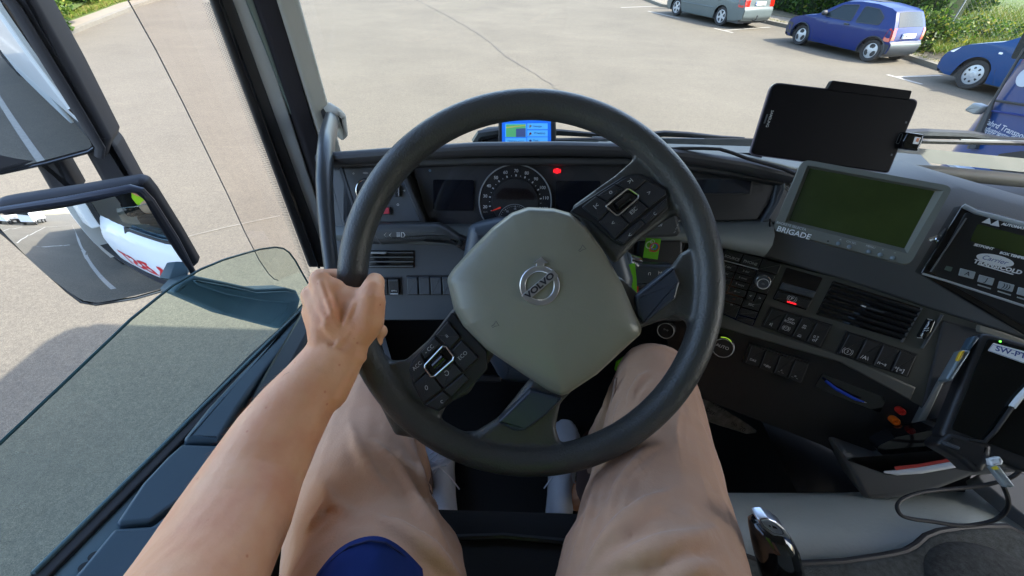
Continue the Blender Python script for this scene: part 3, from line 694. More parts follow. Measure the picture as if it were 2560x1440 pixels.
b = MB(); pstrip(b, (578, 0), (630, 0), (838, 640), (818, 664), -.05, .004, .004); b.build('door_frame_edge', M_greyp, t)
b = MB(); pstrip(b, (612, 0), (632, 0), (800, 440), (788, 440), -.05, .010, .003); b.build('door_frame_step', mat('sage_frame', (.17, .21, .18), .5), t)
b = MB(); pstrip(b, (629, 0), (690, 0), (852, 560), (806, 520), -.05, .022, .009); b.build('pillar_seal', M_carp, t)
b = MB(); pstrip(b, (682, 0), (741, 0), (864, 440), (822, 440), -.09, .030, .012); b.build('pillar_trim', M_cream, t, bevel=0)
b = MB(); b.pxplate(PIL, [(792, 262), (815, 248), (836, 268), (842, 318), (826, 335), (812, 300)], .02, .075, .01, .012); b.build('handle_mount', M_cream, t)
b = MB(); q = PIL.p2(820, 293, .07); b.plate(PIL, [(q[0]-.006, q[1]-.004), (q[0]+.006, q[1]-.004), (q[0]+.006, q[1]+.004), (q[0]-.006, q[1]+.004)], .07, .082, .001, .001); b.build('mount_screw', M_chrome, t)
# grab handle
gh = thing('grab_handle', D(815, 400, .9), 'curved dark grab handle standing on the windscreen pillar left of the steering wheel', 'grab handle')
cps = [(826, 284, .93), (829, 300, .90), (824, 322, .82), (817, 350, .72), (813, 390, .655), (811, 450, .64), (814, 520, .635), (821, 600, .628), (830, 680, .62), (838, 740, .615)]
b = MB(); b.tube([D(*c) for c in cps], [.012, .017, .0180, .0165, .0153, .0150, .0146, .0135, .0125, .012], 20, flat=.85); b.build('grip', mat('handle_plastic', (.045, .052, .056), .38, bump=(900, .2, .0003)), gh)
b = MB(); b.disc(D(828, 291, .915), (0.1, -.3, 1), .019, .012, 18); b.build('collar', M_black, gh)
# windscreen
M_ws = glassmat('windscreen_glass', (0.93, 0.95, 0.93), 0.014)
b = MB(); rings = []
for i in range(13):
    x = -.455+2.02*i/12; yy = 1.03-.07*((x-.55)/1.0)**2
    rings.append([Vector((x, yy, Z-.50)), Vector((x, yy-.02, Z)), Vector((x, yy-.07, Z+.62))])
b.loft(rings, False, False); b.build('windscreen', M_ws, t)
# shell pieces: roof, back wall, right side, floor, front panel
M_head = mat('headliner', (0.45, 0.44, 0.41), .9)
b = MB(); b.box((.45, -.13, Z+.655), 2.5, 2.3, .05); b.build('roof', [M_white], t, bevel=.02)
b = MB(); b.loft([[Vector((x, y, Z+.66+zz)) for x, y in roundpoly([(-.72+k, 1.02-k*1.6), (1.62-k, 1.02-k*1.6), (1.62-k, -1.2), (-.72+k, -1.2)], .15, 5)] for zz, k in ((0, 0), (.30, .02), (.44, .10))]); b.build('roof_fairing', M_white, t)
b = MB(); b.box((.45, -.13, Z+.615), 2.3, 2.2, .02); b.build('headliner', M_head, t)
b = MB(); b.box((.45, -1.24, Z-.45), 2.5, .06, 2.15); b.build('back_wall', M_head, t)
b = MB(); b.box((.45, -.13, Z-1.17), 2.4, 2.3, .05); b.build('floor', M_black, t)
b = MB(); b.box((.55, 1.10, Z-1.55), 2.2, .08, 1.55); b.build('front_panel', M_white, t, bevel=.02)
b = MB(); b.box((.45, 1.02, Z+.62), 2.45, .22, .10); b.build('roof_front_rail', M_cream, t, bevel=.02)
for yy0, yy1, z0, z1 in ((.97, 1.06, -.5, .63), (-1.22, -.42, -.62, .63)):
    b = MB(); b.box((1.66, (yy0+yy1)/2, Z+(z0+z1)/2), .09, yy1-yy0, z1-z0); b.build('right_pillar', M_cream, t, bevel=.01)
b = MB(); b.box((1.66, .27, Z+.47), .09, 1.45, .34); b.build('right_sun_block_rail', M_cream, t, bevel=.01)  # unseen rail, added to keep direct sun off the console and stack
b = MB(); b.box((1.66, -.1, Z-.93), .09, 2.3, .60); b.build('right_door', M_midd, t, bevel=.01)
b = MB(); b.add([(1.66, -.42, Z-.63), (1.66, .97, Z-.63), (1.66, .97, Z+.63), (1.66, -.42, Z+.63)], [[0, 1, 2, 3]]); b.build('right_window', M_ws, t, smooth=False)
# driver side: white outer skin behind and above the door
b = MB(); b.box((-.665, -.83, Z+.0), .12, .78, 1.25); b.build('left_rear_side', M_white, t, bevel=.02)
b = MB(); b.box((-.62, .25, Z+.61), .10, 1.42, .06); b.build('roof_side_rail', M_black, t, bevel=.01)

# driver's door --------------------------------------------------------
DT = PL(X(450, 1100, XG), (1, 0, -.30), (0, .972, -.235))
dr = thing('cab_door', (-.6, .3, Z-1), 'blue-grey driver door with its window pane lowered half way, seen along its sill', 'door')
M_pane = glassmat('door_glass', (0.74, 0.86, 0.82), 0.05)
top = [(-420, 1510), (0, 1108), (160, 957), (327, 798), (430, 715), (502, 673), (560, 649), (607, 635), (650, 623), (688, 618), (708, 621), (723, 631), (738, 651), (770, 708)]
tp = [X(u, v, XG) for u, v in top]
bot = [X(u, v, XG) for u, v in [(760, 768), (76, 1440), (-200, 1700)]]
b = MB(); P_ = tp+bot; b.add(P_, [list(range(len(P_)))]); b.build('window_pane', M_pane, dr, smooth=False)
b = MB(); b.tube(tp, .0022, 6); b.build('pane_edge', mat('glass_edge', (.03, .09, .10), .3), dr)
def dplate(name, px, h0, h1, m, r=0, bev=0, par=dr, at=0.0):
    b = MB(); b.pxplate(DT, px, h0, h1, r, bev, at=at); return b.build(name, m, par)
dplate('window_seal', [(764, 764), (772, 776), (760, 800), (560, 1000), (128, 1440), (20, 1550), (-60, 1550), (76, 1440), (420, 1095), (620, 892)], -.06, .004, M_rubber, 0, .003)
dplate('seal_edge', [(756, 772), (759, 776), (92, 1440), (78, 1440)], .002, .009, M_bluel, 0, .002)
dplate('sill_panel', [(764, 795), (766, 830), (480, 1130), (215, 1440), (90, 1580), (0, 1580), (122, 1440), (560, 998)], -.06, -.003, M_bluel, 0, .004)
dplate('pull_bar', [(752, 790), (762, 800), (760, 838), (716, 880), (650, 965), (598, 1040), (552, 1120), (545, 1124), (464, 1122), (462, 1114), (520, 1040), (600, 952), (690, 860)], -.05, .022, M_blueg, .006, .008)
dplate('bar_inner', [(759, 838), (740, 870), (668, 960), (600, 1055), (566, 1118), (548, 1120), (600, 1035), (655, 960), (718, 878)], -.08, .004, M_black, .003, .006)
dplate('arm_rest', [(457, 1127), (560, 1130), (520, 1190), (450, 1270), (378, 1322), (300, 1330), (296, 1322), (360, 1225), (420, 1160)], -.04, .018, M_blueg, .006, .005)
dplate('lower_trim', [(290, 1336), (384, 1330), (470, 1260), (540, 1230), (430, 1440), (330, 1600), (60, 1600), (206, 1440)], -.05, .016, M_blueg, .006, .005)
dplate('handle_recess', [(770, 850), (790, 900), (700, 1000), (620, 1130), (560, 1230), (540, 1130), (600, 1045), (680, 945)], -.14, -.025, M_black)
dplate('grip_cup', [(745, 945), (700, 975), (640, 1060), (600, 1135), (565, 1160), (575, 1110), (620, 1045), (680, 975), (720, 950)], -.06, .006, M_midd, .008, .008)
for u, v in ((236, 1393), (212, 1420)):
    b = MB(); c = DT.hit(u, v, -.003); b.disc(c, DT.n, .006, .003, 14); b.build('screw_cap', M_black, dr)
dplate('switch_plate', [(752, 862), (792, 862), (775, 905), (742, 905)], -.03, .006, M_gloss, .004, .003)
b = MB(); b.pxplate(DT, [(757, 866), (788, 866), (786, 871), (756, 871)], .006, .009); b.build('switch_marking', M_print, dr)
b = MB(); b.pxplate(DT, [(757, 886), (762, 886), (761, 890), (756, 890)], .006, .009); b.build('switch_marking', M_print, dr)
# inner and outer door skins
b = MB(); b.box((-.47, .24, Z-.98), .05, 1.32, .62); b.build('inner_panel', M_black, dr, bevel=.01)
# door outside
OUT = PL((-.70, 0, 0), (0, -1, 0), (0, 0, 1))   # seen from outside: right is towards the rear
ysf = lambda y: Z-.60-(y-.15)*.235
b = MB()
for (y0, z0), (y1, z1) in [((.93, 0), (.93, 0))]: pass
rg = []
for y in (-.44, -.2, .1, .4, .7, .93):
    zt = ysf(y)
    rg.append([Vector((-.562, y, zt-.01)), Vector((-.585, y, zt-.035)), Vector((-.625, y, zt-.12)), Vector((-.68, y, zt-.30)), Vector((-.71, y, Z-1.2)), Vector((-.69, y, Z-1.55)), Vector((-.60, y, Z-1.55)), Vector((-.59, y, Z-1.2))])
b.loft(rg); b.build('outer_skin', M_white, dr)
b = MB(); OT = PL((-.712, 0, 0), (0, -1, 0), (0, 0, 1)); vs, fs = text_verts('PABST', .27, bold=.006)
def skin_x(y, z):
    zt = ysf(y); return interp([(Z-1.55, -.69), (Z-1.2, -.71), (zt-.30, -.68), (zt-.12, -.625), (zt-.035, -.585)], z)
def skx(z):
    return -.7135
out_ = []
for v in vs:
    p = Vector((0, .18-(v.x+v.y*.18), Z-.99+v.y)); out_.append((skin_x(p.y, p.z)-.004, p.y, p.z))
b.add(out_, fs); b.build('door_lettering', M_letr, dr, smooth=False)
# window frame rear edge
b = MB(); b.box((-.60, -.44, Z+.0), .06, .05, 1.2); b.build('window_frame', M_rubber, dr, bevel=.008)

# wind deflector -------------------------------------------------------
XD = -.60
wd = thing('wind_deflector', X(600, 500, XD), 'clear window deflector with a thin dark edge and a dotted band beside the door frame', 'wind deflector')
edge = [(320, 0), (390, 125), (455, 252), (520, 385), (572, 492), (612, 580), (648, 650), (672, 685), (686, 698), (696, 701)]
ep = [X(u, v, XD) for u, v in edge]; dd_ = (ep[0]-ep[2]).normalized(); ep = [ep[0]+dd_*.45]+ep
fr = [X(760, 675, XD), X(500, -15, XD)]; fr.append(fr[1]+(fr[1]-fr[0]).normalized()*.45)
b = MB(); b.add(ep+fr, [list(range(len(ep)+3))]); b.build('clear_sheet', glassmat('deflector_acrylic', (.975, .935, .91), .02), wd, smooth=False)
b = MB(); b.tube(ep, .0011, 5); b.build('sheet_edge', mat('deflector_edge', (.12, .12, .12), .4), wd)
b = MB(); e0 = Vector(X(778, 690, XD+.003)); e1_ = Vector(X(524, 0, XD+.003)); ed = (e1_-e0); Ld = ed.length; ed.normalize(); nrm = Vector((0, -ed.z, ed.y)); nrm = nrm if nrm.y < 0 else -nrm
nrow = int(Ld/.0048)
for i in range(nrow):
    for k in range(6):
        s_ = .0019*(1-.10*k); c = e0+ed*(i*.0048+(k % 2)*.0024)+nrm*(.002+k*.0044)
        b.add([c+ed*s_*cos(a)+nrm*s_*sin(a) for a in (0, 1.047, 2.094, 3.1416, 4.19, 5.24)], [[0, 1, 2, 3, 4, 5]])
b.build('dot_pattern', mat('printed_dots', (.02, .016, .02), .8), wd, smooth=False)

# mirrors --------------------------------------------------------------
M_mir = mat('mirror_silver', (0.80, 0.83, 0.84), 0.015, 1.0)
M_hous = mat('mirror_housing', (0.020, 0.021, 0.026), 0.6, bump=(500, .35, .0006), noise=(20, .15))
M_arm = mat('mirror_bracket', (0.060, 0.115, 0.145), 0.45, bump=(700, .2, .0004), noise=(8, .1))
mr = thing('side_mirror', D(200, 400, .85), 'large black door mirror with upper flat glass and lower curved glass', 'mirror')
def mirror_glass(name, pl, px, R, cx, cy, at=0.0):
    pts = roundpoly([pl.p2(u, v) for u, v in px], .02, 5); c = Vector(pl.p2(cx, cy)); b = MB()
    n = len(pts); dense = []
    for i in range(n):
        a, q = Vector(pts[i]), Vector(pts[(i+1) % n]); m_ = max(1, int((q-a).length/.012))
        for k in range(m_): dense.append(a.lerp(q, k/m_))
    rings = []; NR = 16
    for j in range(NR+1):
        f = max(j/NR, .001); rg = []
        for p in dense:
            q = c+(p-c)*f; d2 = (q-c).length_squared; rg.append(pl.p3(q.x, q.y, at-d2/(2*R)))
        rings.append(rg)
    b.loft(rings, True, False); o = b.build(name, M_mir, mr, ang=89)
    return o
def aim_pl(O, target_dir, up=(0, 0, 1)):
    """mirror plane through O whose normal bisects the way to the eye and target_dir"""
    O = Vector(O); n = ((CAM-O).normalized()+Vector(target_dir).normalized()).normalized()
    e1 = Vector(up).cross(n).normalized(); return PL(O, e1, n.cross(e1))
ML = aim_pl(D(250, 620, .80), (-.10, -1, -.42))
MU = aim_pl(D(120, 200, .84), (.03, -1, -.24))
mirror_glass('wide_angle_glass', ML, [(0, 533), (170, 508), (335, 478), (362, 498), (420, 590), (476, 684), (420, 716), (240, 757), (205, 748), (120, 670), (45, 595), (-10, 545)], .42, 230, 610, .028)
b = MB(); hp = [(-30, 528), (0, 522), (170, 495), (330, 467), (352, 472), (375, 500), (440, 600), (489, 682), (478, 692), (400, 730), (240, 759), (195, 752), (90, 655), (20, 590), (-60, 540)]
b.pxplate(ML, hp, -.062, -.034, .01, .012); b.build('lower_housing', M_hous, mr)
b = MB(); rim_ = [ML.hit(u, v, -.016) for u, v in [(-20, 532), (0, 526), (170, 501), (330, 472), (350, 477), (372, 502), (435, 600), (484, 683)]]
b.tube(rim_, [.005, .006, .008, .009, .009, .010, .010, .006], 10); b.build('lower_rim', mat('rim_blue_sheen', (.025, .03, .045), .35), mr)
b = MB(); b.tube([ML.hit(u, v, -.030) for u, v in [(484, 683), (470, 697), (420, 722), (340, 745), (240, 760), (205, 754), (170, 728), (90, 655), (20, 592), (-40, 545)]], [.004, .004, .004, .004, .0045, .0045, .004, .004, .004, .004], 8); b.build('lower_bezel', M_gloss, mr)
mirror_glass('main_glass', MU, [(-260, 430), (0, 398+34), (226, 372), (228, 358), (120, 180), (8, 20), (-40, -60), (-260, -60)], 2.6, 0, 200)
b = MB(); b.pxplate(MU, [(-270, 440), (0, 440), (232, 382), (262, 402), (276, 352), (180, 170), (78, -10), (60, -60), (-270, -80)], -.09, -.006, .01, .012); b.build('upper_housing', M_hous, mr)
b = MB(); b.tube([MU.hit(u, v, .0) for u, v in [(-10, -40), (38, 20), (120, 155), (200, 285), (250, 368), (248, 392)]], [.010, .011, .012, .012, .011, .010], 10, flat=.7); b.build('upper_rim', M_hous, mr)
b = MB(); b.tube([MU.hit(u, v, -.002) for u, v in [(0, 434), (120, 408), (222, 380), (236, 370), (228, 350), (180, 268), (100, 140), (10, 5)]], .0035, 6); b.build('glass_bezel', M_gloss, mr)
b = MB(); b.pxplate(MU, [(195, 385), (255, 350), (282, 380), (346, 492), (262, 500)], -.10, -.03, .004, .012); b.build('outer_tube', M_hous, mr)
b = MB(); b.pxplate(MU, [(55, 410), (122, 396), (185, 500), (112, 505)], -.10, -.04, .004, .012); b.build('inner_tube', M_hous, mr)
BR = PL(D(455, 705, .86), D(748, 760, 1.13)-D(455, 705, .86), (-.1, .25, 1))
b = MB(); b.pxplate(BR, [(455, 705), (488, 690), (560, 704), (640, 722), (715, 719), (742, 726), (752, 748), (745, 778), (722, 822), (690, 822), (560, 788), (430, 732)], -.05, .0, .006, .006); b.build('lower_bracket', M_arm, mr)
b = MB(); b.pxplate(BR, [(478, 698), (560, 712), (640, 730), (715, 727), (740, 733), (748, 750), (716, 757), (640, 750), (560, 735), (492, 712)], -.01, .006, .006, .003); b.build('bracket_cover', M_arm, mr)
# wipers and outside cowl ---------------------------------------------
M_wip = mat('wiper_black', (.016, .018, .018), .35)
def wy(u, v, y=1.10): return Y(u, v, y)
cw = MB(); cw.loft([[wy(u, v, 1.06), wy(u, v+1, 1.13), wy(u, v+26, 1.13), wy(u, v+34, 1.04)] for u, v in ((1190, 372), (1260, 358), (1560, 346), (1900, 348), (2250, 366), (2560, 396), (2900, 440))], True); cw.build('cowl', mat('cowl_grey', (.055, .065, .065), .5), t)
for nm, lab, arm, blade, mp_ in (('wiper', 'black windscreen wiper behind the steering wheel rim and little blue screen', [(1192, 356), (1200, 338), (1250, 330), (1400, 331), (1480, 337), (1545, 346)], [(1330, 352), (1480, 349), (1620, 351), (1800, 354), (1890, 356)], None),
                   ('wiper', 'long windscreen wiper right of the black tablet in front of the blue lorry', [(2236, 338), (2300, 334), (2420, 338), (2490, 348), (2640, 356)], [(2230, 352), (2400, 356), (2520, 358), (2650, 362)], None)):
    wpr = thing(nm, wy(*arm[2]), lab, 'wiper')
    b = MB(); b.tube([wy(u, v, 1.12) for u, v in arm], [.016, .014, .012, .009, .007, .005][:len(arm)], 8); b.build('wiper_arm', M_wip, wpr)
    b = MB(); b.tube([wy(u, v, 1.09) for u, v in blade], .006, 6); b.build('wiper_blade', M_wip, wpr)
    b = MB(); b.tube([wy(u, v-5, 1.10) for u, v in blade[1:]], .0035, 6); b.build('blade_frame', mat('wiper_grey', (.14, .17, .17), .3), wpr)
    if lab.startswith('black'):
        b = MB(); b.pxplate(PL((0, 1.12, Z-.38), (1, 0, 0), (0, 0, 1)), [(1188, 362), (1196, 342), (1216, 334), (1262, 330), (1262, 364)], -.05, 0, .01, .012); b.build('wiper_pivot', M_hous, wpr)
wp3 = thing('wiper', wy(1750, 345), 'thin wiper blade lying along the windscreen base left of the black tablet', 'wiper')
b = MB(); b.tube([wy(1600, 340, 1.12), wy(1660, 334, 1.12), wy(1720, 337, 1.12), wy(1800, 344, 1.12), wy(1860, 346, 1.12)], [.009, .009, .008, .006, .004], 8); b.build('wiper_arm', M_wip, wp3)
b = MB(); b.tube([wy(1560, 350, 1.10), wy(1900, 351, 1.10)], .006, 6); b.build('wiper_blade', M_wip, wp3)

# our trailer and things behind, seen in the mirrors --------------------
tr = thing('truck_trailer', (.45, -6.5, 0), 'long white trailer box behind the cab, seen in the door mirrors', 'trailer')
b = MB(); b.box((.45, -7.6, 2.55), 2.5, 12.0, 2.7); b.build('box_body', M_white, tr, bevel=.04)
b = MB(); b.box((.45, -7.6, 1.02), 2.2, 11.0, .3); b.build('chassis', M_dark, tr)
b = MB(); b.box((-.72, -5.8, .72), .06, 4.2, .55); b.build('side_guard', M_greyp, tr, bevel=.02)
for yy in (-2.4, -9.4, -10.7):
    b = MB(); b.lathe((-.62, yy, .5), (-1, 0, 0), [(.25, -.14), (.46, -.14), (.5, -.1), (.5, .1), (.46, .13), (.3, .12), (.27, .05), (.1, .03), (.01, .03)], 28); b.build('wheel', M_tyre, tr)
bx = [(-9, -24), (-13.5, -23), (-18, -22)]
for i, (x, y) in enumerate(bx):
    q = thing('parked_lorry', (x, y, 0), ['white lorry at the back of the yard, nearest to our trailer in the mirror', 'white lorry in the middle of the row seen in the mirror', 'white lorry at the outer end of the row seen in the mirror'][i], 'lorry')
    b = MB(); b.box((x, y-5, 2.5), 2.5, 10, 2.8); b.build('box_body', M_white, q, bevel=.04)
    b = MB(); b.box((x, y+1.3, 2.0), 2.4, 2.0, 2.7); b.build('cab_shell', M_white, q, bevel=.1)
    b = MB(); b.box((x, y+2.32, 2.5), 2.1, .05, 1.0); b.build('windscreen', M_carglass, q)
    b = MB(); b.box((x, y-4, .9), 2.2, 11, .3); b.build('chassis', M_dark, q)
    for yy in (1.3, -4.5, -8): 
        for sx in (-1.05, 1.05):
            b = MB(); b.disc((x+sx-.15, y+yy, .5), (1, 0, 0), .5, .3, 20); b.build('wheel', M_tyre, q)
for x0, y0, x1, y1 in ((-2.1, 4, -2.1, -18), (-5.6, -6, -5.6, -18), (-9.1, -6, -9.1, -18), (-12.6, -6, -12.6, -18), (-2.1, -18, -14, -18), (-2.1, -6, -4.0, -6)):
    if x0 == -2.1 and y0 == 4: y0 = -1.0; x0 = x1 = -1.55
    tag(ribbon('parking_line', [(x0, y0, 0), (x1, y1, 0)], .12, .009 if y0 == y1 else .005, M_line), kind='structure')
# ================================================================== DASHBOARD
DP = PL((0.0009, .624, Z-.351), (1, 0, 0), (0, .5, .866))
ST = PL((.363, .665, Z-.4547), (.8776, -.479, 0), (.287, .527, 1))
def quad_plane(px, d0):
    """plane of a parallelogram seen with these four corners (tl,tr,br,bl); d0 = depth of the first"""
    r = [ray(*p) for p in px]
    M = np.array([[r[1].x, -r[2].x, r[3].x], [r[1].y, -r[2].y, r[3].y], [r[1].z, -r[2].z, r[3].z]])
    s_ = np.linalg.solve(M, np.array([r[0].x, r[0].y, r[0].z])*d0)
    P = [CAM+r[0]*d0]+[CAM+r[i+1]*float(s_[i]) for i in range(3)]
    e1 = (P[1]-P[0]+P[2]-P[3]); e2 = (P[0]-P[3]+P[1]-P[2])
    pl = PL(P[0], e1, e2)
    return pl
db_ = thing('dashboard', (.2, .75, Z-.6), 'dark grey wraparound dashboard with instrument panel, radio, air vents and rows of switches', 'dashboard')
def pp(name, pl, px, h0, h1, m, r=0, bev=0, par=None, at=0.0, **k):
    b = MB(); b.pxplate(pl, px, h0, h1, r, bev, at=at); return b.build(name, m, par if par is not None else db_, **k)
# backing so that nothing shows through
b = MB(); b.loft([[DP.hit(820, 382, -.09), DP.hit(820, 800, -.09), DP.hit(820, 800, -.12), DP.hit(820, 382, -.12)], [DP.hit(1905, 382, -.09), DP.hit(1905, 800, -.09), DP.hit(1905, 800, -.12), DP.hit(1905, 382, -.12)]])
b.build('inner_frame', M_black, db_)
b = MB(); b.pxplate(ST, [(1890, 600), (2700, 880), (2500, 1240), (1690, 1000)], -.10, -.07); b.build('inner_frame', M_black, db_)
# top surface up to the windscreen, then the rounded lip
lip = [(800, 391), (830, 387), (1000, 374), (1195, 362), (1400, 360), (1560, 364), (1700, 379), (1850, 402), (1975, 432), (2100, 455), (2400, 520)]
lf = lambda u: min(1, max(0, (1560-u)/300))
rg = []
for i, (u, v) in enumerate(lip):
    f = DP.hit(u, v, .015); xb = f.x*1.18+.0; rg.append([f+Vector((0, 0, -.004)), Vector((xb*.97, f.y+.10, f.z-.028-.03*lf(u))), Vector((xb, .88, Z-.345-.06*lf(u))), Vector((xb, 1.02, Z-.392-.08*lf(u))), Vector((xb, 1.04, Z-.46)), f+Vector((0, .04, -.06))])
b = MB(); b.loft(rg); b.build('dash_top', M_mid, db_)
lp = [DP.hit(u, v+11, .016) for u, v in lip[:9]]; 
lp2 = []
for i in range(len(lp)-1):
    for k in range(4): lp2.append(lp[i].lerp(lp[i+1], k/4))
lp2.append(lp[-1])
b = MB(); b.tube(lp2, [.0115]*len(lp2), 14, flat=1.5, ref=(0, .5, .866)); b.build('front_lip', mat('lip_plastic', (.050, .050, .053), .5, bump=(800, .3, .0004)), db_)
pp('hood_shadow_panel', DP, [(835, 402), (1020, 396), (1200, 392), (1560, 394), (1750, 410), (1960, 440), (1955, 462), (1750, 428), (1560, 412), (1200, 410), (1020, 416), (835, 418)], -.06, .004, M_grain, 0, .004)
# instrument cluster
ip = pp('instrument_panel', DP, [(1018, 398), (1700, 398), (1700, 562), (1064, 562)], -.07, -.030, mat('cluster_face', (.050, .051, .055), .5, noise=(8, .08)))
pp('cluster_side', DP, [(1000, 430), (1020, 440), (1072, 566), (1055, 566)], -.07, .004, M_black, 0, .003)
MS = mat('screen_off', (.006, .008, .016), .12, coat=.3)
pp('left_display', DP, [(1083, 449), (1184, 450), (1184, 527), (1083, 525)], -.031, -.026, MS, .003, par=ip, at=-.026)
pp('right_display', DP, [(1390, 452), (1500, 452), (1500, 530), (1390, 530)], -.031, -.026, MS, .003, par=ip, at=-.026)
b = MB(); q = DP.p2(1074, 426, -.026); b.disc(DP.p3(q[0], q[1], -.030), DP.n, .0022, .002, 12); b.build('light_sensor', mat('sensor_blue', (.2, .32, .42), .3), ip)
# speedometer: local frame around its centre
gc = DP.p2(1288, 505, -.02); GR_ = .0655
def gp(a, r, h): return DP.p3(gc[0]+r*sin(a), gc[1]+r*cos(a), h)
b = MB(); b.disc(DP.p3(gc[0], gc[1], -.034), DP.n, GR_, .010, 64); b.build('speedometer_dial', mat('dial_face', (.014, .015, .017), .5), ip)
b = MB(); b.tube([gp(2*pi*k/72, GR_, -.022) for k in range(72)], .0013, 8, closed=True); b.build('speedometer_ring', M_greyp, ip)
b = MB(); b.disc(DP.p3(gc[0], gc[1], -.0245), DP.n, .0435, .0055, 48, .041); b.build('speedometer_centre', mat('dial_centre', (.030, .031, .034), .5), ip)
b = MB(); c = gc; b.plate(DP, [(c[0]-.034, c[1]+.004), (c[0]+.034, c[1]+.004), (c[0]+.034, c[1]+.012), (c[0]+.022, c[1]+.024), (c[0]-.022, c[1]+.024), (c[0]-.034, c[1]+.012)], -.0200, -.0172, .002); b.build('odometer_window', mat('lcd_brown', (.010, .005, .007), .3), ip)
sp_ = 18.6
def sa(v): return radians((v-70)*2.02)
b = MB()
for v in range(15, 122, 5):
    a = sa(v); big = v % 10 == 0; r0, r1, w_ = (.0450, .0485, .0011) if big else (.0455, .0475, .0005)
    b.add([DP.p3(gc[0]+r*sin(a)+s*w_*cos(a), gc[1]+r*cos(a)-s*w_*sin(a), -.0235) for r, s in ((r0, -1), (r0, 1), (r1, 1), (r1, -1))], [[0, 1, 2, 3]])
b.build('scale_marks', M_print, ip, smooth=False)
for v in range(20, 121, 10):
    a = sa(v); b = MB(); put_text(b, DP, str(v), gc[0]+.0555*sin(a), gc[1]+.0545*cos(a)-.0, .0078, -.0232, bold=.0001); b.build('numeral', M_print, ip, smooth=False)
b = MB(); put_text(b, DP, 'km/h', gc[0]-.0535, gc[1]-.0195, .0038, -.0232); b.build('unit_text', M_printg, ip, smooth=False)
a = sa(14.5); b = MB(); b.add([DP.p3(gc[0]+r*sin(a)+s*w_*cos(a), gc[1]+r*cos(a)-s*w_*sin(a), -.0165) for r, s, w_ in ((.028, -1, .0014), (.028, 1, .0014), (.0462, 1, .0004), (.0462, -1, .0004))], [[0, 1, 2, 3]]); b.build('needle', mat('needle_red', (.8, .05, .03), .4, emit=(.8, .05, .03, .06)), ip, smooth=False)
rc = (gc[0], gc[1]-.034)
b = MB(); b.tube([DP.p3(rc[0]+.030*sin(t_), rc[1]+.030*cos(t_), -.0165) for t_ in [radians(-75+150*k/24) for k in range(25)]], .0005, 6); b.build('rev_counter_arc', M_greyp, ip)
b = MB()
for k in range(21):
    a = radians(-80+k*8); r0, r1, w_ = (.0250, .0275, .0006) if k % 5 == 0 else (.0258, .0275, .0003)
    b.add([DP.p3(rc[0]+r*sin(a)+s*w_*cos(a), rc[1]+r*cos(a)-s*w_*sin(a), -.0165) for r, s in ((r0, -1), (r0, 1), (r1, 1), (r1, -1))], [[0, 1, 2, 3]])
b.build('rev_counter_marks', M_print, ip, smooth=False)
for v, k in (('5', 0), ('10', 5), ('15', 10), ('20', 15)):
    a = radians(-80+k*8); b = MB(); put_text(b, DP, v, rc[0]+.0218*sin(a), rc[1]+.0218*cos(a), .0052, -.0165); b.build('numeral', M_print, ip, smooth=False)
b = MB(); put_text(b, DP, 'r/min x 100', rc[0]+.002, rc[1]+.009, .0028, -.0165); b.build('unit_text', M_printg, ip, smooth=False)
M_rlamp = mat('warning_red', (.9, .02, .02), .4, emit=(1, .01, .02, .35))
q = DP.p2(1393, 427, -.026); b = MB(); b.disc(DP.p3(q[0], q[1], -.0285), DP.n, .0046, .001, 20); b.tube([DP.p3(q[0]+.0062*cos(a_), q[1]+.0052*sin(a_), -.0278) for a_ in [radians(140+80*k/6) for k in range(7)]], .0007, 5); b.tube([DP.p3(q[0]+.0062*cos(a_), q[1]+.0052*sin(a_), -.0278) for a_ in [radians(-40+80*k/6) for k in range(7)]], .0007, 5); b.build('brake_warning_lamp', M_rlamp, ip)
# clear cover in front of the cluster
b = MB(); b.add([DP.hit(1030, 412, -.006), DP.hit(1690, 408, -.006), DP.hit(1700, 560, -.010), DP.hit(1070, 560, -.010)], [[0, 1, 2, 3]]); b.build('cluster_cover', glassmat('smoked_cover', (.80, .80, .82), .04), db_, smooth=False)
# right instrument wing with slot display
wg = pp('display_wing', DP, [(1690, 410), (1850, 418), (1962, 438), (1958, 470), (1940, 510), (1910, 552), (1690, 556)], -.06, -.020, M_black, .006, .003)
pp('slot_display', DP, [(1700, 443), (1884, 447), (1878, 487), (1700, 485)], -.022, -.016, M_grain, .002, .001, wg, -.016)
pp('slot_screen', DP, [(1702, 447), (1879, 450), (1874, 484), (1702, 482)], -.017, -.014, MS, .001, par=wg, at=-.014)
b = MB(); b.tube([DP.hit(u, v, -.012) for u, v in ((1960, 452), (1957, 475), (1945, 505), (1918, 550))], .0025, 6); b.build('wing_edge', M_midd, db_)
pp('corner_fill', DP, [(1962, 436), (2010, 450), (2010, 560), (1918, 556), (1945, 510)], -.07, -.016, M_midd, 0, .004)
b = MB(); c = DP.hit(1972, 452, -.006); b.lathe(c, DP.n, [(.006, 0), (.0055, .005), (.002, .007), (.001, .007)], 14); b.tube([DP.hit(u, v, .004) for u, v in ((1972, 436), (1962, 450), (1962, 468), (1973, 480))], .0018, 6); b.build('bolt', M_chrome, db_)
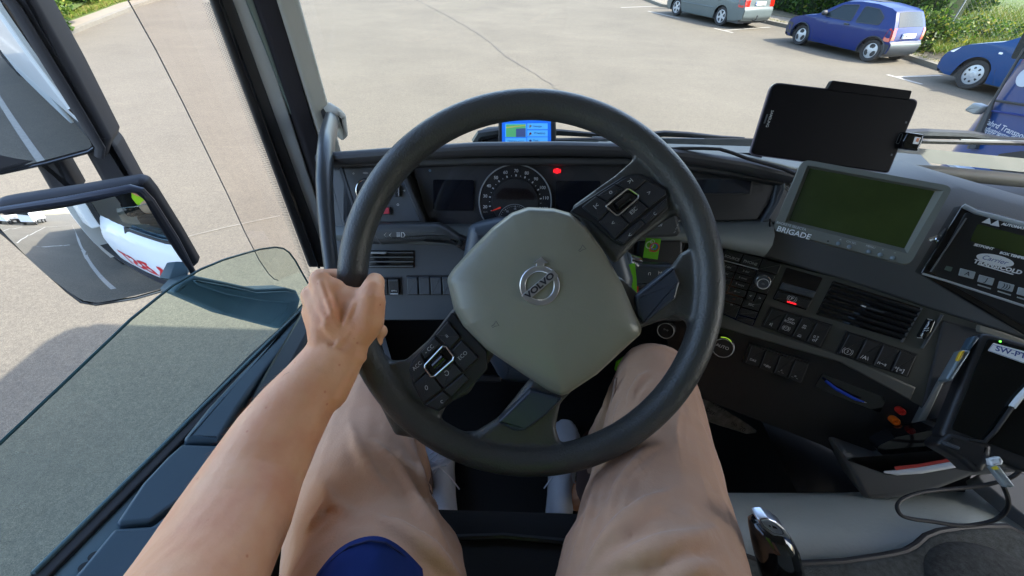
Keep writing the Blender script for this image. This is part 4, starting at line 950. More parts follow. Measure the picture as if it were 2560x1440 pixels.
# left switch panel
lp_ = pp('light_switch_panel', DP, [(852, 419), (1004, 413), (1018, 440), (1060, 556), (850, 556), (872, 520)], -.06, -.006, M_midd, .002, .003)
pp('side_panel', DP, [(812, 421), (846, 418), (880, 520), (862, 560), (862, 590), (822, 598)], -.08, -.008, mat('side_panel_grey', (.085, .09, .093), .5, bump=(700, .3, .0004)), .002, .003)
pp('trim_gap', DP, [(846, 418), (852, 418), (884, 515), (879, 522)], -.06, -.0045, M_black)
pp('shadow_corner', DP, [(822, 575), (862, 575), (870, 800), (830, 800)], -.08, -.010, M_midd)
def knob(name, u, v, par, ring=.018, hgt=.012, pl=DP, m=M_black, rm=M_chrome):
    b = MB(); c = pl.hit(u, v, 0); b.lathe(c-pl.n*.006, pl.n, [(ring*1.05, 0), (ring, .006+hgt*.8), (ring*.85, .006+hgt), (.001, .006+hgt)], 32); k = b.build(name, m, par)
    b = MB(); b.tube([c+pl.n*(hgt+.0005)+pl.e1*(ring*.88*cos(2*pi*i/36))+pl.e2*(ring*.88*sin(2*pi*i/36)) for i in range(36)], ring*.045, 6, closed=True); b.build('knob_ring', rm, k); return k
knob('light_knob', 925, 478, lp_, .022)
pp('dimmer_wheel', DP, [(985, 461), (1000, 461), (1000, 492), (987, 492)], -.01, .003, M_black, .002, .004, lp_)
pp('dimmer_trim', DP, [(996, 463), (999, 463), (999.5, 491), (996.5, 491)], .0, .0042, M_chrome, 0, 0, lp_)
pp('hazard_button', DP, [(948, 517), (975, 517), (977, 537), (948, 537)], -.012, .0005, M_black, .002, 0, lp_)
pp('hazard_lens', DP, [(950, 519.5), (973, 519.5), (974.5, 534.5), (950, 534.5)], -.004, .003, mat('hazard_red', (.75, .05, .08), .35), .001, .001, lp_)
b = MB()
for u, v, t_, s_ in ((884, 434, 'O', .004), (914, 433, '=00=', .0045), (995, 512, 'O', .0055), (1010, 476, '-o', .005)):
    q = DP.p2(u, v, -.003); put_text(b, DP, t_, q[0], q[1], s_, -.0025)
b.build('switch_symbols', M_print, lp_, smooth=False)
# padded shelf under the cluster, left and right pieces
def shelf(name, up, lo, h, m):
    n = len(up); rg = []
    for (u0, v0), (u1, v1) in zip(up, lo):
        a = DP.hit(u0, v0, -.028); c = DP.hit(u1, v1, .004); d = (a-c)
        rg.append([a-DP.n*.04, a, a.lerp(c, .18)+DP.n*h*.75, a.lerp(c, .42)+DP.n*h*1.25, a.lerp(c, .68)+DP.n*h*1.15, a.lerp(c, .9)+DP.n*h*.55, c, c-DP.n*.07])
    b = MB(); b.loft(rg); return b.build(name, m, db_, ang=60)
shelf('shelf_pad', [(836, 556), (950, 552), (1060, 560), (1250, 560), (1500, 560), (1690, 556), (1800, 553), (1925, 546)], [(836, 600), (950, 606), (1060, 612), (1250, 612), (1500, 606), (1690, 604), (1802, 618), (1907, 642)], .018, mat('shelf_grey', (.165, .185, .182), .5, bump=(700, .35, .0004), noise=(6, .06)))
# lower left panel
ll = pp('lower_panel', DP, [(838, 596), (1360, 600), (1360, 800), (838, 800)], -.07, -.004, M_midd)
pp('vent_frame', DP, [(912, 626), (1036, 626), (1036, 671), (912, 671)], -.03, -.0035, M_black, .002)
vt = pp('side_vent', DP, [(915, 627), (1034, 627), (1034, 669), (915, 669)], -.006, -.002, M_gloss)
for k in range(4):
    v = 630+k*11.4; pp('vent_slat', DP, [(915, v), (1033, v), (1033, v+2.6), (915, v+2.6)], -.002, .0025, M_mid if k else M_greyp if False else M_midd, 0, 0, vt)
pp('vent_tab', DP, [(926, 629), (969, 629), (966, 634), (926, 634)], -.0, .006, M_greyp, .001, .001, vt)
def switch(pl, px, par, top_light=True, m=M_black, h=.003):
    s_ = pp('switch', pl, px, -.015, h, m, .0015, .0015, par)
    a, b_, c, d = [Vector(p) for p in px]
    pp('switch_top', pl, [tuple(a.lerp(d, .04)+(b_-a)*.06), tuple(b_.lerp(c, .04)-(b_-a)*.06), tuple(b_.lerp(c, .16)-(b_-a)*.06), tuple(a.lerp(d, .16)+(b_-a)*.06)], h-.001, h+.0022, M_midd, .0005, .0006, s_)
    return s_
def symbols(pl, items, par, h=.0036, m=None):
    for t_, u, v, s_, r_ in items:
        b = MB(); q = pl.p2(u, v, h); put_text(b, pl, t_, q[0], q[1], s_, h, rot=r_); b.build('symbol', m or M_print, par, smooth=False)
def ringsym(pl, u, v, r, par, h=.004, n=1, m=None, w_=.0003):
    b = MB(); q = pl.p2(u, v, h)
    for k in range(n):
        rr = r*(1+.45*k); arcs = ((0, 360),) if k == 0 else ((-45, 45), (135, 225))
        for a0, a1 in arcs: b.tube([pl.p3(q[0]+rr*cos(radians(a0+(a1-a0)*i/16)), q[1]+rr*sin(radians(a0+(a1-a0)*i/16)), h) for i in range(17)], w_, 4)
    b.build('ring_symbol', m or M_print, par)
pp('switch_bezel', DP, [(940, 693), (1002, 693), (1004, 738), (942, 738)], -.02, -.002, M_black)
for i, u in enumerate((943, 971)):
    s_ = switch(DP, [(u, 696), (u+27, 696), (u+28.5, 736), (u+1.5, 736)], db_)
    if i: symbols(DP, [('o=~', 985, 727, .0062, 0)], s_); pp('switch_line', DP, [(977, 733), (996, 733), (996, 734.5), (977, 734.5)], .003, .0035, M_print, par=s_)
pp('blank_bezel', DP, [(1014, 689), (1150, 689), (1150, 738), (1018, 738)], -.02, -.002, M_black)
for i in range(4):
    u = 1017+i*29.5; switch(DP, [(u, 692), (u+28, 692), (u+29, 736), (u+3, 736)], db_, m=M_midd)
# centre stack -----------------------------------------------------------
M_trim = mat('stack_trim', (.072, .072, .060), .45, noise=(8, .1), bump=(600, .2, .0004))
M_char = mat('dash_charcoal', (.095, .100, .102), .55, bump=(650, .4, .0005), noise=(5, .08))
M_btn = mat('button_black', (.016, .0165, .017), .45, noise=(30, .15))
pp('stack_panel', ST, [(1690, 590), (1802, 617), (1953, 660), (2120, 702), (2330, 774), (2640, 870), (2480, 1100), (2290, 1010), (2095, 900), (1800, 815), (1650, 770)], -.06, -.003, M_trim)
lowp = pp('lower_stack_panel', ST, [(1650, 790), (1800, 818), (2100, 906), (2275, 1001), (2480, 1095), (2400, 1300), (2060, 1120), (1700, 980)], -.07, -.012, M_black)
pp('stack_band', ST, [(1700, 770), (1808, 785), (1842, 799), (1882, 817), (2120, 893), (2290, 969), (2276, 1001), (2100, 906), (1800, 819), (1700, 800)], -.05, .001, mat('band_grey', (.092, .095, .085), .5, bump=(600, .3, .0004)), 0, .003)
# charcoal body above the stack, rolling back under the monitor
rg = []
for (u0, v0), (u1, v1) in zip([(1909, 642), (1953, 655), (2120, 702), (2330, 772), (2560, 845), (2760, 905)], [(1926, 548), (1995, 500), (2180, 470), (2400, 470), (2600, 530), (2800, 590)]):
    a = ST.hit(u0, v0, -.05); a1 = ST.hit(u0, v0, -.001); c = ST.hit(u1, v1, -.045); mdl = ST.hit((u0+u1)/2, (v0+v1)/2, -.004); m2 = ST.hit(u0*.3+u1*.7, v0*.3+v1*.7, -.014)
    rg.append([a, a1, a1+ST.n*.004+ST.e2*.004, mdl, m2, c, c+Vector((.05, .18, -.03)), c+Vector((.05, .18, -.2))])
b = MB(); b.loft(rg); b.build('upper_stack_body', M_char, db_, ang=50)
b = MB(); b.tube([DP.hit(1925, 548, .004), ST.hit(1924, 600, .004), ST.hit(1909, 642, .003)], .0018, 6); b.build('panel_joint', M_black, db_)
# radio
rd = pp('radio', ST, [(1700, 588), (1802, 618), (1953, 661), (1882, 815), (1840, 800), (1805, 784), (1700, 760)], -.01, .0015, M_gloss)
def btn(px, par=rd, t_=None, sz=.0065, at_=None, m=M_btn, dx=0):
    o = pp('button', ST, px, -.001, .0045, m, .0008, .001, par)
    if t_:
        cx = sum(p[0] for p in px)/4; cy = sum(p[1] for p in px)/4
        if at_: cx, cy = at_
        symbols(ST, [(t_, cx, cy, sz, 0)], o, .0049, M_printg)
    return o
btn([(1814, 622), (1857, 634), (1846, 656), (1804, 646)], t_='SOURCE', sz=.0072, at_=(1830, 645)); btn([(1861, 636), (1904, 647), (1893, 671), (1850, 658)], t_='PHONE', sz=.0072, at_=(1876, 657)); btn([(1908, 648), (1952, 661), (1941, 685), (1897, 673)])
pp('chrome_line', ST, [(1806, 648.5), (1895, 672), (1894, 674.5), (1805, 651)], .001, .0055, M_greyp, par=rd)
rows_ = [((1804, 655), (1843, 665), '2 abc', (1847, 666), (1889, 677), '3 def', 663+17), ((1798, 671), (1836, 682), '5 jkl', (1840, 683), (1881, 693), '6 mno', 0), ((1794, 688), (1829, 698), '8 tuv', (1833, 699), (1873, 710), '9 wxyz', 0), ((1788, 704), (1822, 715), '0 +', (1826, 716), (1866, 728), '# —', 0)]
for i, (a, c, t1, d, e, t2, _) in enumerate(rows_):
    dx, dy = -6.5, 14.5
    btn([a, c, (c[0]+dx, c[1]+dy), (a[0]+dx, a[1]+dy)], t_=t1, sz=.0055); btn([d, e, (e[0]+dx, e[1]+dy), (d[0]+dx, d[1]+dy)], t_=t2, sz=.0055)
o = btn([(1812, 733), (1858, 746), (1851, 762), (1806, 748)]); symbols(ST, [('o', 1835, 747, .008, 0)], o, .0048, mat('faint_orange', (.16, .05, .015), .5))
btn([(1861, 748), (1903, 758), (1895, 777), (1854, 766)], t_='ESC', sz=.006); btn([(1853, 769), (1894, 780), (1887, 796), (1846, 785)]); btn([(1845, 788), (1886, 799), (1880, 813), (1840, 798)])
btn([(1804, 751), (1850, 765), (1838, 796), (1808, 783)], t_='M', sz=.005, at_=(1829, 762)); btn([(1871, 727), (1890, 732), (1880, 753), (1864, 748)], t_='<', sz=.008); btn([(1894, 733), (1915, 738), (1904, 758), (1884, 754)], t_='>', sz=.008)
btn([(1894, 678), (1938, 688), (1917, 735), (1872, 724)])
k = knob('volume_knob', 1905, 703, rd, .0135, .014, ST, M_midd); 
b = MB(); q = ST.p2(1908, 710, .016); b.tube([ST.p3(q[0]+.0095*cos(2*pi*i/32), q[1]+.0095*sin(2*pi*i/32), .016) for i in range(32)], .0006, 6, closed=True); b.build('knob_light_ring', M_print, rd)
symbols(ST, [('Ok', 1908, 710, .004, 0)], rd, .0165, M_printg)
# parking brake module
pb = pp('parking_brake_module', ST, [(1967, 669), (2058, 695), (2016, 776), (1932, 748)], -.004, -.002, M_gloss, .003)
pp('brake_paddle', ST, [(1957, 706), (2040, 729), (2032, 745), (1948, 722)], -.003, .004, M_midd, .002, .002, pb)
lo = pp('brake_paddle', ST, [(1946, 727), (2029, 750), (2017, 772), (1934, 747)], -.003, .005, M_btn, .002, .002, pb)
symbols(ST, [('P', 1980, 747, .008, 0)], lo, .0058); ringsym(ST, 1980, 747, .0052, lo, .0058, 2)
pp('red_indicator', ST, [(1967, 751.5), (1989, 758), (1988, 761), (1966, 754.5)], .004, .0062, M_rlamp, par=lo)
# centre vent
vt = pp('centre_vent', ST, [(2084, 702), (2303, 770), (2259, 852), (2040, 787)], -.006, -.0015, M_gloss, .003)
for k in range(6):
    f = (k+.55)/6.3; a = Vector((2084, 702)).lerp(Vector((2040, 787)), f); c = Vector((2301, 770)).lerp(Vector((2258, 852)), f)
    b = MB(); A = ST.hit(*a, -.002); C = ST.hit(*c, -.002); b.loft([[A+ST.e2*.003+ST.n*.003, A+ST.n*.006, A-ST.e2*.004+ST.n*.001, A-ST.e2*.001-ST.n*.001], [C+ST.e2*.003+ST.n*.003, C+ST.n*.006, C-ST.e2*.004+ST.n*.001, C-ST.e2*.001-ST.n*.001]]); b.build('vent_slat', M_btn, vt)
pp('vent_tab', ST, [(2150, 761), (2160, 764), (2159, 767), (2149, 764)], .0, .010, M_print, .001, par=vt); pp('vent_tab_bar', ST, [(2160, 765), (2206, 778), (2205, 781), (2159, 768)], .0, .008, M_midd, par=vt)
pp('vent_trim', ST, [(2303, 769), (2306, 770), (2256, 856), (2252, 855)], -.003, .003, M_mid, 0, .001); pp('vent_trim', ST, [(2354, 787), (2358, 788), (2307, 872), (2303, 869)], -.003, .003, M_mid, 0, .001)
tw = pp('vent_wheel', ST, [(2319, 795), (2338, 800), (2325, 830), (2311, 848), (2291, 843), (2303, 822)], -.004, .006, M_gloss, .004, .004)
for l_ in (((2319, 797), (2331, 800)), ((2323, 806), (2318, 817)), ((2310, 822), (2322, 820)), ((2311, 826), (2321, 826)), ((2308, 833), (2303, 841)), ((2293, 844), (2306, 845))):
    b = MB(); b.tube([ST.hit(*l_[0], .0075), ST.hit(*l_[1], .0075)], .0007, 4); b.build('wheel_mark', M_print, tw)
# rocker switch banks
def bank(tl, tr, br, bl, n, syms, m=M_btn):
    tl, tr, br, bl = map(Vector, (tl, tr, br, bl))
    pp('switch_bezel', ST, [tuple(tl+Vector((-3, -3))), tuple(tr+Vector((4, -3))), tuple(br+Vector((4, 4))), tuple(bl+Vector((-4, 3)))], -.02, .0005, M_black, .001)
    for i in range(n):
        a, c, d, e = tl.lerp(tr, (i+.03)/n), tl.lerp(tr, (i+.97)/n), bl.lerp(br, (i+.97)/n), bl.lerp(br, (i+.03)/n)
        s_ = pp('switch', ST, [tuple(a), tuple(c), tuple(d), tuple(e)], -.010, .0045, m, .001, .0012)
        ee = MB(); ee.pxplate(ST, [tuple(a.lerp(e, .08)+(c-a)*.03), tuple(a.lerp(e, .08)+(c-a)*.08), tuple(e.lerp(a, .03)+(c-a)*.08), tuple(e.lerp(a, .03)+(c-a)*.03)], .004, .0056); ee.build('switch_edge', M_midd, s_)
        for t_, f, sz in syms[i]:
            p = a.lerp(c, .5).lerp(e.lerp(d, .5), f)
            if t_.startswith('@'): ringsym(ST, p.x, p.y, sz*.5, s_, .005, 2); t_ = t_[1:]; sz *= .6
            if t_: symbols(ST, [(t_, p.x, p.y, sz, 0)], s_, .005)
bank((1928, 769), (2078, 814), (2049, 866), (1905, 812), 4, [[('z|', .8, .008)], [('OFF', .28, .006), ('ROAD', .42, .006), ('@TCS', .75, .0085)], [('m', .35, .007), ('oo', .45, .006), ('_', .72, .01), ('oo', .88, .006)], [('0.7', .68, .007), ('of', .82, .009)]])
bank((2120, 830), (2290, 888), (2266, 940), (2092, 882), 4, [[('@2', .8, .0105)], [('/A\\', .82, .0095)], [('n~s', .82, .009)], [('*[=]', .84, .0085)]])
bank((1876, 862), (2022, 909), (2002, 957), (1861, 905), 4, [[('DAS', .75, .006)], [('=#o', .78, .0075)], [('_^_', .78, .007)], [('_=_', .8, .007)]])
kn = knob('climate_knob', 1806, 866, db_, .021, .014, ST, M_black, M_greyp); symbols(ST, [('AUTO', 1806, 867, .0085, 0)], kn, .0145)
b = MB(); q = ST.p2(1806, 866, .014); b.tube([ST.p3(q[0]+.0188*cos(radians(a_)), q[1]+.0188*sin(radians(a_)), .0152) for a_ in range(55, 125, 5)], .0008, 5); b.build('lit_arc', mat('lime_light', (.35, .55, .05), .4, emit=(.5, .9, .05, .1)), kn)
kn = knob('climate_knob', 1665, 824, db_, .018, .012, ST, M_black, M_printg); symbols(ST, [('o-o', 1665, 824, .007, 0)], kn, .0135, M_printg)
# pocket, small knobs, trim, holders
pk = pp('pocket', ST, [(2056, 934), (2216, 995), (2200, 1032), (2036, 968)], -.012, -.0095, M_gloss, .004, at=-.01)
pe = thing('pen', ST.hit(2110, 980, .0), 'blue pen lying in the black pocket under the rocker switches', 'pen')
b = MB(); b.tube([ST.hit(2064, 952, .0), ST.hit(2090, 972, .001), ST.hit(2138, 998, .002), ST.hit(2160, 1005, .002)], [.0022, .0028, .0028, .0012], 10); b.build('barrel', mat('pen_blue', (.012, .05, .42), .25), pe)
b = MB(); b.tube([ST.hit(2155, 1004, .0022), ST.hit(2166, 1006.5, .0022)], [.0012, .0006], 8); b.build('tip', M_chrome, pe)
M_rk = mat('knob_red', (.55, .025, .015), .4); M_ok = mat('knob_orange', (.75, .15, .01), .35)
for nm, u, v, m, r in (('red_knob', 2246, 1023, M_rk, .0058), ('orange_knob', 2231, 1047, M_ok, .0066)):
    b = MB(); c = ST.hit(u, v, -.012); b.lathe(c, ST.n, [(r, 0), (r*1.05, .012), (r*.8, .016), (r*.5, .0155), (r*.45, .013), (.001, .013)], 20); o = b.build(nm, m, db_)
pp('diagonal_trim', ST, [(2347, 944), (2360, 948), (2296, 1085), (2282, 1081), (2286, 1060)], -.01, .004, mat('trim_pale', (.17, .18, .17), .5), 0, .002)
pp('side_column', ST, [(2358, 800), (2640, 880), (2560, 1130), (2290, 1090)], -.05, .0, M_grain, .004, .003)
pp('column_edge', ST, [(2445, 812), (2500, 828), (2640, 880), (2640, 890), (2440, 828)], -.02, .006, mat('tan_edge', (.23, .22, .18), .5), 0, .002)
# windscreen ledge at the right
b = MB(); b.tube([Y(2215, 425, .80), Y(2330, 430, .80), Y(2560, 452, .79), Y(2700, 470, .78)], .014, 12, flat=.8); b.build('ledge_bar', mat('ledge_tan', (.10, .10, .082), .5, bump=(600, .3, .0004)), db_)
b = MB(); b.loft([[Y(u, v, .82), Y(u, v+70, .72), Y(u, v+75, .72)+Vector((0, 0, -.08)), Y(u, v+5, .84)+Vector((0, 0, -.08))] for u, v in ((2180, 432), (2330, 440), (2560, 462), (2760, 490))]); b.build('top_tray', M_midd, db_)
pp('sensor_box', PL(D(2260, 440, .78), (.9, -.4, 0), (.2, .5, .8)), [(2225, 430), (2300, 422), (2317, 424), (2325, 456), (2300, 470), (2215, 446)], -.05, .0, M_midd, .004, .004)
pp('dash_hump', PL(D(2480, 520, .70), (.85, -.5, -.1), (.3, .5, .8)), [(2300, 455), (2400, 470), (2480, 486), (2560, 512), (2760, 600), (2760, 700), (2400, 640), (2300, 560)], -.10, .0, mat('hump_grey', (.085, .092, .096), .45, bump=(600, .3, .0004)), .02, .02)
pp('power_button', ST, [(1684, 604), (1722, 606), (1722, 652), (1700, 652), (1680, 640), (1678, 615)], -.002, .004, M_gloss, .003, .002)
symbols(ST, [('O', 1699, 628, .007, 0)], db_, .005)

# ------------------------------------------------------------------ things standing on the dashboard
# navigation screen
nv = thing('navigation_device', Y(1318, 360, .79), 'small navigation device with a bright blue menu screen above the speedometer', 'navigation device')
NP = PL(Y(1318, 332, .78), (1, .02, 0), (0, .22, 1))
pp('case', NP, [(1246, 290), (1390, 292), (1391, 392), (1246, 390)], -.02, .0, M_grain, .006, .003, nv)
sc1 = pp('screen', NP, [(1255, 298), (1377, 299), (1378, 388), (1255, 387)], -.002, .0012, mat('screen_blue', (.02, .12, .6), .3, emit=(.01, .14, .75, .14)), par=nv)
MT = mat('tile_blue', (.08, .35, .75), .3, emit=(.07, .36, .85, .14))
for px in ([(1263, 309), (1316, 309), (1316, 343), (1263, 343)], [(1263, 345), (1316, 345), (1316, 362), (1263, 362)], [(1318, 308), (1369, 308), (1369, 323), (1318, 323)], [(1318, 325.5), (1369, 325.5), (1369, 341), (1318, 341)], [(1318, 343), (1369, 343), (1369, 358), (1318, 358)]):
    pp('menu_tile', NP, px, .001, .0018, MT, par=sc1)
pp('map_view', NP, [(1265, 311), (1314, 310), (1314, 342), (1265, 342)], .0015, .0024, mat('map_green', (.1, .4, .16), .4, emit=(.08, .36, .16, .12)), par=sc1)
pp('map_block', NP, [(1290, 321), (1314, 320), (1314, 342), (1290, 342)], .002, .003, mat('map_slate', (.05, .08, .2), .4, emit=(.04, .07, .2, .15)), par=sc1)
pp('map_road', NP, [(1265, 317), (1314, 312), (1314, 314), (1265, 320)], .002, .003, mat('map_yellow', (.4, .4, .1), .4, emit=(.4, .38, .1, .12)), par=sc1)
MTX = mat('menu_text', (.01, .03, .2), .4)
for t_, u, v in (('Наведи', 1343, 316), ('Итинерар', 1349, 333), ('Още...', 1341, 351), ('Покажи карта', 1290, 353)):
    b = MB(); q = NP.p2(u, v, .002); put_text(b, NP, t_, q[0], q[1], .0048, .0022); b.build('menu_text', MTX, sc1, smooth=False)
for u, v, c in ((1326, 315, (.5, .45, .4)), (1326, 334, (.5, .06, .06)), (1326, 352, (.01, .04, .35))):
    b = MB(); q = NP.p2(u, v, .002); b.disc(NP.p3(q[0], q[1], .0018), NP.n, .0022, .0006, 10); b.tube([NP.p3(q[0], q[1], .0024), NP.p3(q[0]-.003, q[1]-.004, .0024)], .0006, 4); b.build('menu_icon', mat('icon', c, .4), sc1)
# tablet
TP = quad_plane([(1934, 207), (2300, 256), (2222, 430), (1878, 381)], .70)
tb = thing('tablet', TP.hit(2090, 300, 0), 'large black tablet standing in a clip holder above the monitor', 'tablet')
pp('body', TP, [(1934, 206), (2299, 250), (2222, 432), (1877, 385)], -.010, .0, mat('tablet_black', (.003, .003, .005), .5, spec=.12), [.014, .012, .006, .010], .0022, tb)
pp('bezel_edge', TP, [(1932, 204.5), (2301, 248.5), (2223, 434), (1875, 387)], -.008, -.002, mat('tablet_rim', (.10, .085, .12), .3), [.014, .012, .006, .010], 0, tb)
pp('holder_clip', TP, [(2080, 201), (2279, 227), (2272, 250), (2066, 226)], -.008, .0015, bpy.data.materials['tablet_black'], .003, .001, tb)
b = MB(); q = TP.p2(1924, 297, .001); put_text(b, TP, 'SAMSUNG', q[0], q[1], .0062, .0012, rot=radians(90)*-1+.0, bold=.0001); b.build('maker_lettering', M_printg, tb, smooth=False)
pp('speaker_slot', TP, [(1917, 285), (1920, 285.5), (1912, 309), (1909, 308)], .0, .001, M_midd, .0008, par=tb)
b = MB(); q = [TP.p2(u, v) for u, v in ((2250, 333), (2257, 335), (2246, 360), (2239, 358))]; qq = roundpoly(q, .002, 3); b.tube([TP.p3(x, y, .0006) for x, y in qq], .0004, 5, closed=True); b.build('home_key', M_mid, tb)
pp('soft_key', TP, [(2264, 303), (2268, 304), (2266, 309), (2262, 308)], .0, .0006, M_midd, par=tb); pp('soft_key', TP, [(2228, 384), (2232, 385), (2230, 390), (2226, 389)], .0, .0006, M_midd, par=tb)
pl_ = pp('cable_plug', TP, [(2262, 330), (2302, 336), (2300, 350), (2286, 378), (2246, 372), (2250, 352)], -.006, .008, M_gloss, .003, .003, tb)
pp('plug_logo', TP, [(2278, 342), (2292, 344), (2285, 361), (2272, 359)], .008, .009, M_print, .001, par=pl_); pp('plug_logo', TP, [(2282, 345), (2288, 346), (2284, 355), (2278, 354)], .0088, .0095, mat('logo_orange', (.6, .22, .1), .4), par=pl_)
b = MB(); b.tube([TP.hit(2150, 330, -.012), TP.hit(2150, 380, -.05), Vector((.58, .72, Z-.36))], [.014, .012, .02], 12); b.build('holder_arm', M_black, tb)
# monitor
MP = quad_plane([(2005, 394), (2390, 464), (2278, 670), (1928, 575)], .56)
mo = thing('monitor', MP.hit(2150, 530, 0), 'grey camera monitor with a dark greenish screen, round buttons and white lettering', 'monitor')
M_mon = mat('monitor_grey', (.125, .130, .112), .5, bump=(700, .3, .0004), noise=(8, .08)); M_mon2 = mat('monitor_lip', (.14, .145, .14), .45)
pp('case', MP, [(2005, 394), (2390, 464), (2278, 670), (1928, 575)], -.034, -.0125, M_mon, .010, .004, mo)
b = MB()
ou = [MP.p2(u, v, .0) for u, v in ((2008, 398), (2384, 466), (2274, 664), (1932, 572))]; i1 = [MP.p2(u, v) for u, v in ((2019, 413), (2360, 476), (2268, 634), (1962, 556))]; i2 = [MP.p2(u, v, -.007) for u, v in ((2024, 421), (2337, 478), (2261, 621), (1973, 551))]
R0 = roundpoly(ou, .009, 4); R1 = roundpoly(i1, .001, 4); R2 = roundpoly(i2, .0005, 4)
b.loft([[MP.p3(x, y, -.014) for x, y in R0], [MP.p3(x, y, .0) for x, y in R0], [MP.p3(x, y, .0) for x, y in R1], [MP.p3(x, y, -.007) for x, y in R2]], True, False); b.build('front_frame', M_mon, mo)
pp('screen', MP, [(2018, 416), (2342, 475), (2264, 626), (1968, 554)], -.012, -.0072, mat('lcd_reflection_tint', (.034, .048, .013), .2, spec=.25, noise=(9, .25)), par=mo, at=-.007)  # dark LCD tone with the vest's green reflection tinted into the base colour
b = MB(); q = MP.p2(1973, 579.5, .001); put_text(b, MP, 'BRIGADE', q[0]-.016, q[1], .0105, .0012, align='LEFT', bold=.0002); b.build('maker_lettering', M_print, mo, smooth=False)
b = MB(); q = MP.p2(1978, 565, .001); put_text(b, MP, 'BACKEYE SELECTA', q[0]-.019, q[1], .0045, .0012, align='LEFT', bold=.0001); b.build('model_lettering', M_printg, mo, smooth=False)
b = MB(); q = MP.p2(2016, 588); b.disc(MP.p3(q[0], q[1], -.001), MP.n, .0028, .0018, 16); b.build('light_sensor', M_gloss, mo)
b = MB(); q = MP.p2(2070, 603); b.disc(MP.p3(q[0], q[1], -.001), MP.n, .001, .0016, 10); b.build('led', M_gloss, mo)
for u, v, t_, tu, tv in ((2095, 609, 'A', 2101, 599), (2123, 617, 'CH SEL', 2128, 606), (2171, 629, 'MENU', 2176, 617), (2200, 637, 'v', 2207, 624), (2231, 645, '^', 2236, 633)):
    b = MB(); q = MP.p2(u, v); b.disc(MP.p3(q[0], q[1], -.001), MP.n, .0026, .004, 16, bev=.0012); b.build('round_button', mat('button_bluegrey', (.16, .20, .23), .4), mo)
    b = MB(); q = MP.p2(tu, tv); put_text(b, MP, t_, q[0], q[1], .0036, .0012); b.build('button_text', M_printg, mo, smooth=False)
b = MB(); b.tube([MP.hit(2150, 500, -.03), MP.hit(2150, 510, -.06), MP.hit(2150, 520, -.12)], [.02, .016, .025], 12); b.build('stand', M_black, mo)
# cable from the cluster to the tablet
cb = thing('cable', DP.hit(1800, 390, .03), 'thin black cable running along the dashboard top from the steering wheel to the monitor', 'cable')
b = MB(); b.tube([DP.hit(u, v, h) for u, v, h in ((1640, 376, .020), (1700, 371, .026), (1760, 371, .030), (1800, 373, .032), (1830, 382, .034), (1870, 397, .036), (1920, 411, .040), (1960, 423, .044), (1990, 436, .05), (2010, 450, .05))], .0028, 8); b.build('cord', M_rubber, cb)
# refrigeration control box
CN = MP.n; CP = PL(D(2410, 540, .60), MP.e1, MP.e2)
cr_ = thing('control_box', CP.hit(2480, 640, 0), 'black cooling unit control box with a green display and pale square keys', 'control box')
pp('case', CP, [(2405, 512), (2700, 590), (2600, 860), (2300, 684)], -.035, -.001, M_gloss, .003, .002, cr_)
pp('face_plate', CP, [(2414, 530), (2700, 600), (2620, 850), (2330, 682)], -.003, .001, M_black, .004, .001, cr_)
b = MB(); b.tube([CP.hit(2408, 514, .001), CP.hit(2440, 530, .001), CP.hit(2720, 603, .001)], .0035, 8); b.build('top_edge', M_greyp, cr_)
b = MB(); b.tube([CP.hit(2416, 545, .002), CP.hit(2326, 680, .002)], .0011, 6); b.build('left_edge', M_mid, cr_)
b = MB(); b.tube([CP.hit(2306, 684, .000), CP.hit(2360, 700, .001), CP.hit(2560, 765, .001), CP.hit(2640, 795, .001)], .0018, 8); b.build('bottom_edge', M_printg, cr_)
pp('display', CP, [(2443, 560), (2720, 632), (2700, 680), (2424, 602)], .0005, .002, mat('lcd_green', (.045, .065, .018), .25), .002, par=cr_)
for t_, u, v, s_ in (('SETPOINT', 2458, 617, .0046), ('BOX TEMPERATURE', 2548, 643, .0046), ('AUTOMATIC OPERATION', 2572, 574, .0048)):
    b = MB(); q = CP.p2(u, v); put_text(b, CP, t_, q[0], q[1], s_, .0022, bold=.0003); b.build('panel_text', M_print, cr_, smooth=False)
for u, v in ((2468, 552), (2489, 558)):
    b = MB(); q = CP.p2(u, v); b.add([CP.p3(q[0]+x, q[1]+y, .0022) for x, y in ((-.005, -.004), (.005, -.004), (0, .005))], [[0, 1, 2]]); b.build('warning_triangle', M_print, cr_, smooth=False)
b = MB(); q = CP.p2(2486, 650); b.loft([[CP.p3(q[0]+.0195*cos(2*pi*k/32), q[1]+.0075*sin(2*pi*k/32), h) for k in range(32)] for h in (.001, .0022)]); em = b.build('maker_badge', M_print, cr_)
b = MB(); put_text(b, CP, 'Carrier', q[0], q[1], .009, .0026, shear=.2); b.build('badge_text', mat('badge_blue', (.05, .09, .3), .4), em, smooth=False)
b = MB(); q = CP.p2(2492, 667); put_text(b, CP, 'TRANSICOLD', q[0], q[1], .0074, .0022, bold=.0004, space=1.08, sx=1.05); b.build('maker_lettering', M_print, cr_, smooth=False)
b = MB(); b.tube([CP.hit(2444, 660, .0022), CP.hit(2533, 686, .0022)], .0009, 4); b.build('underline', M_print, cr_)
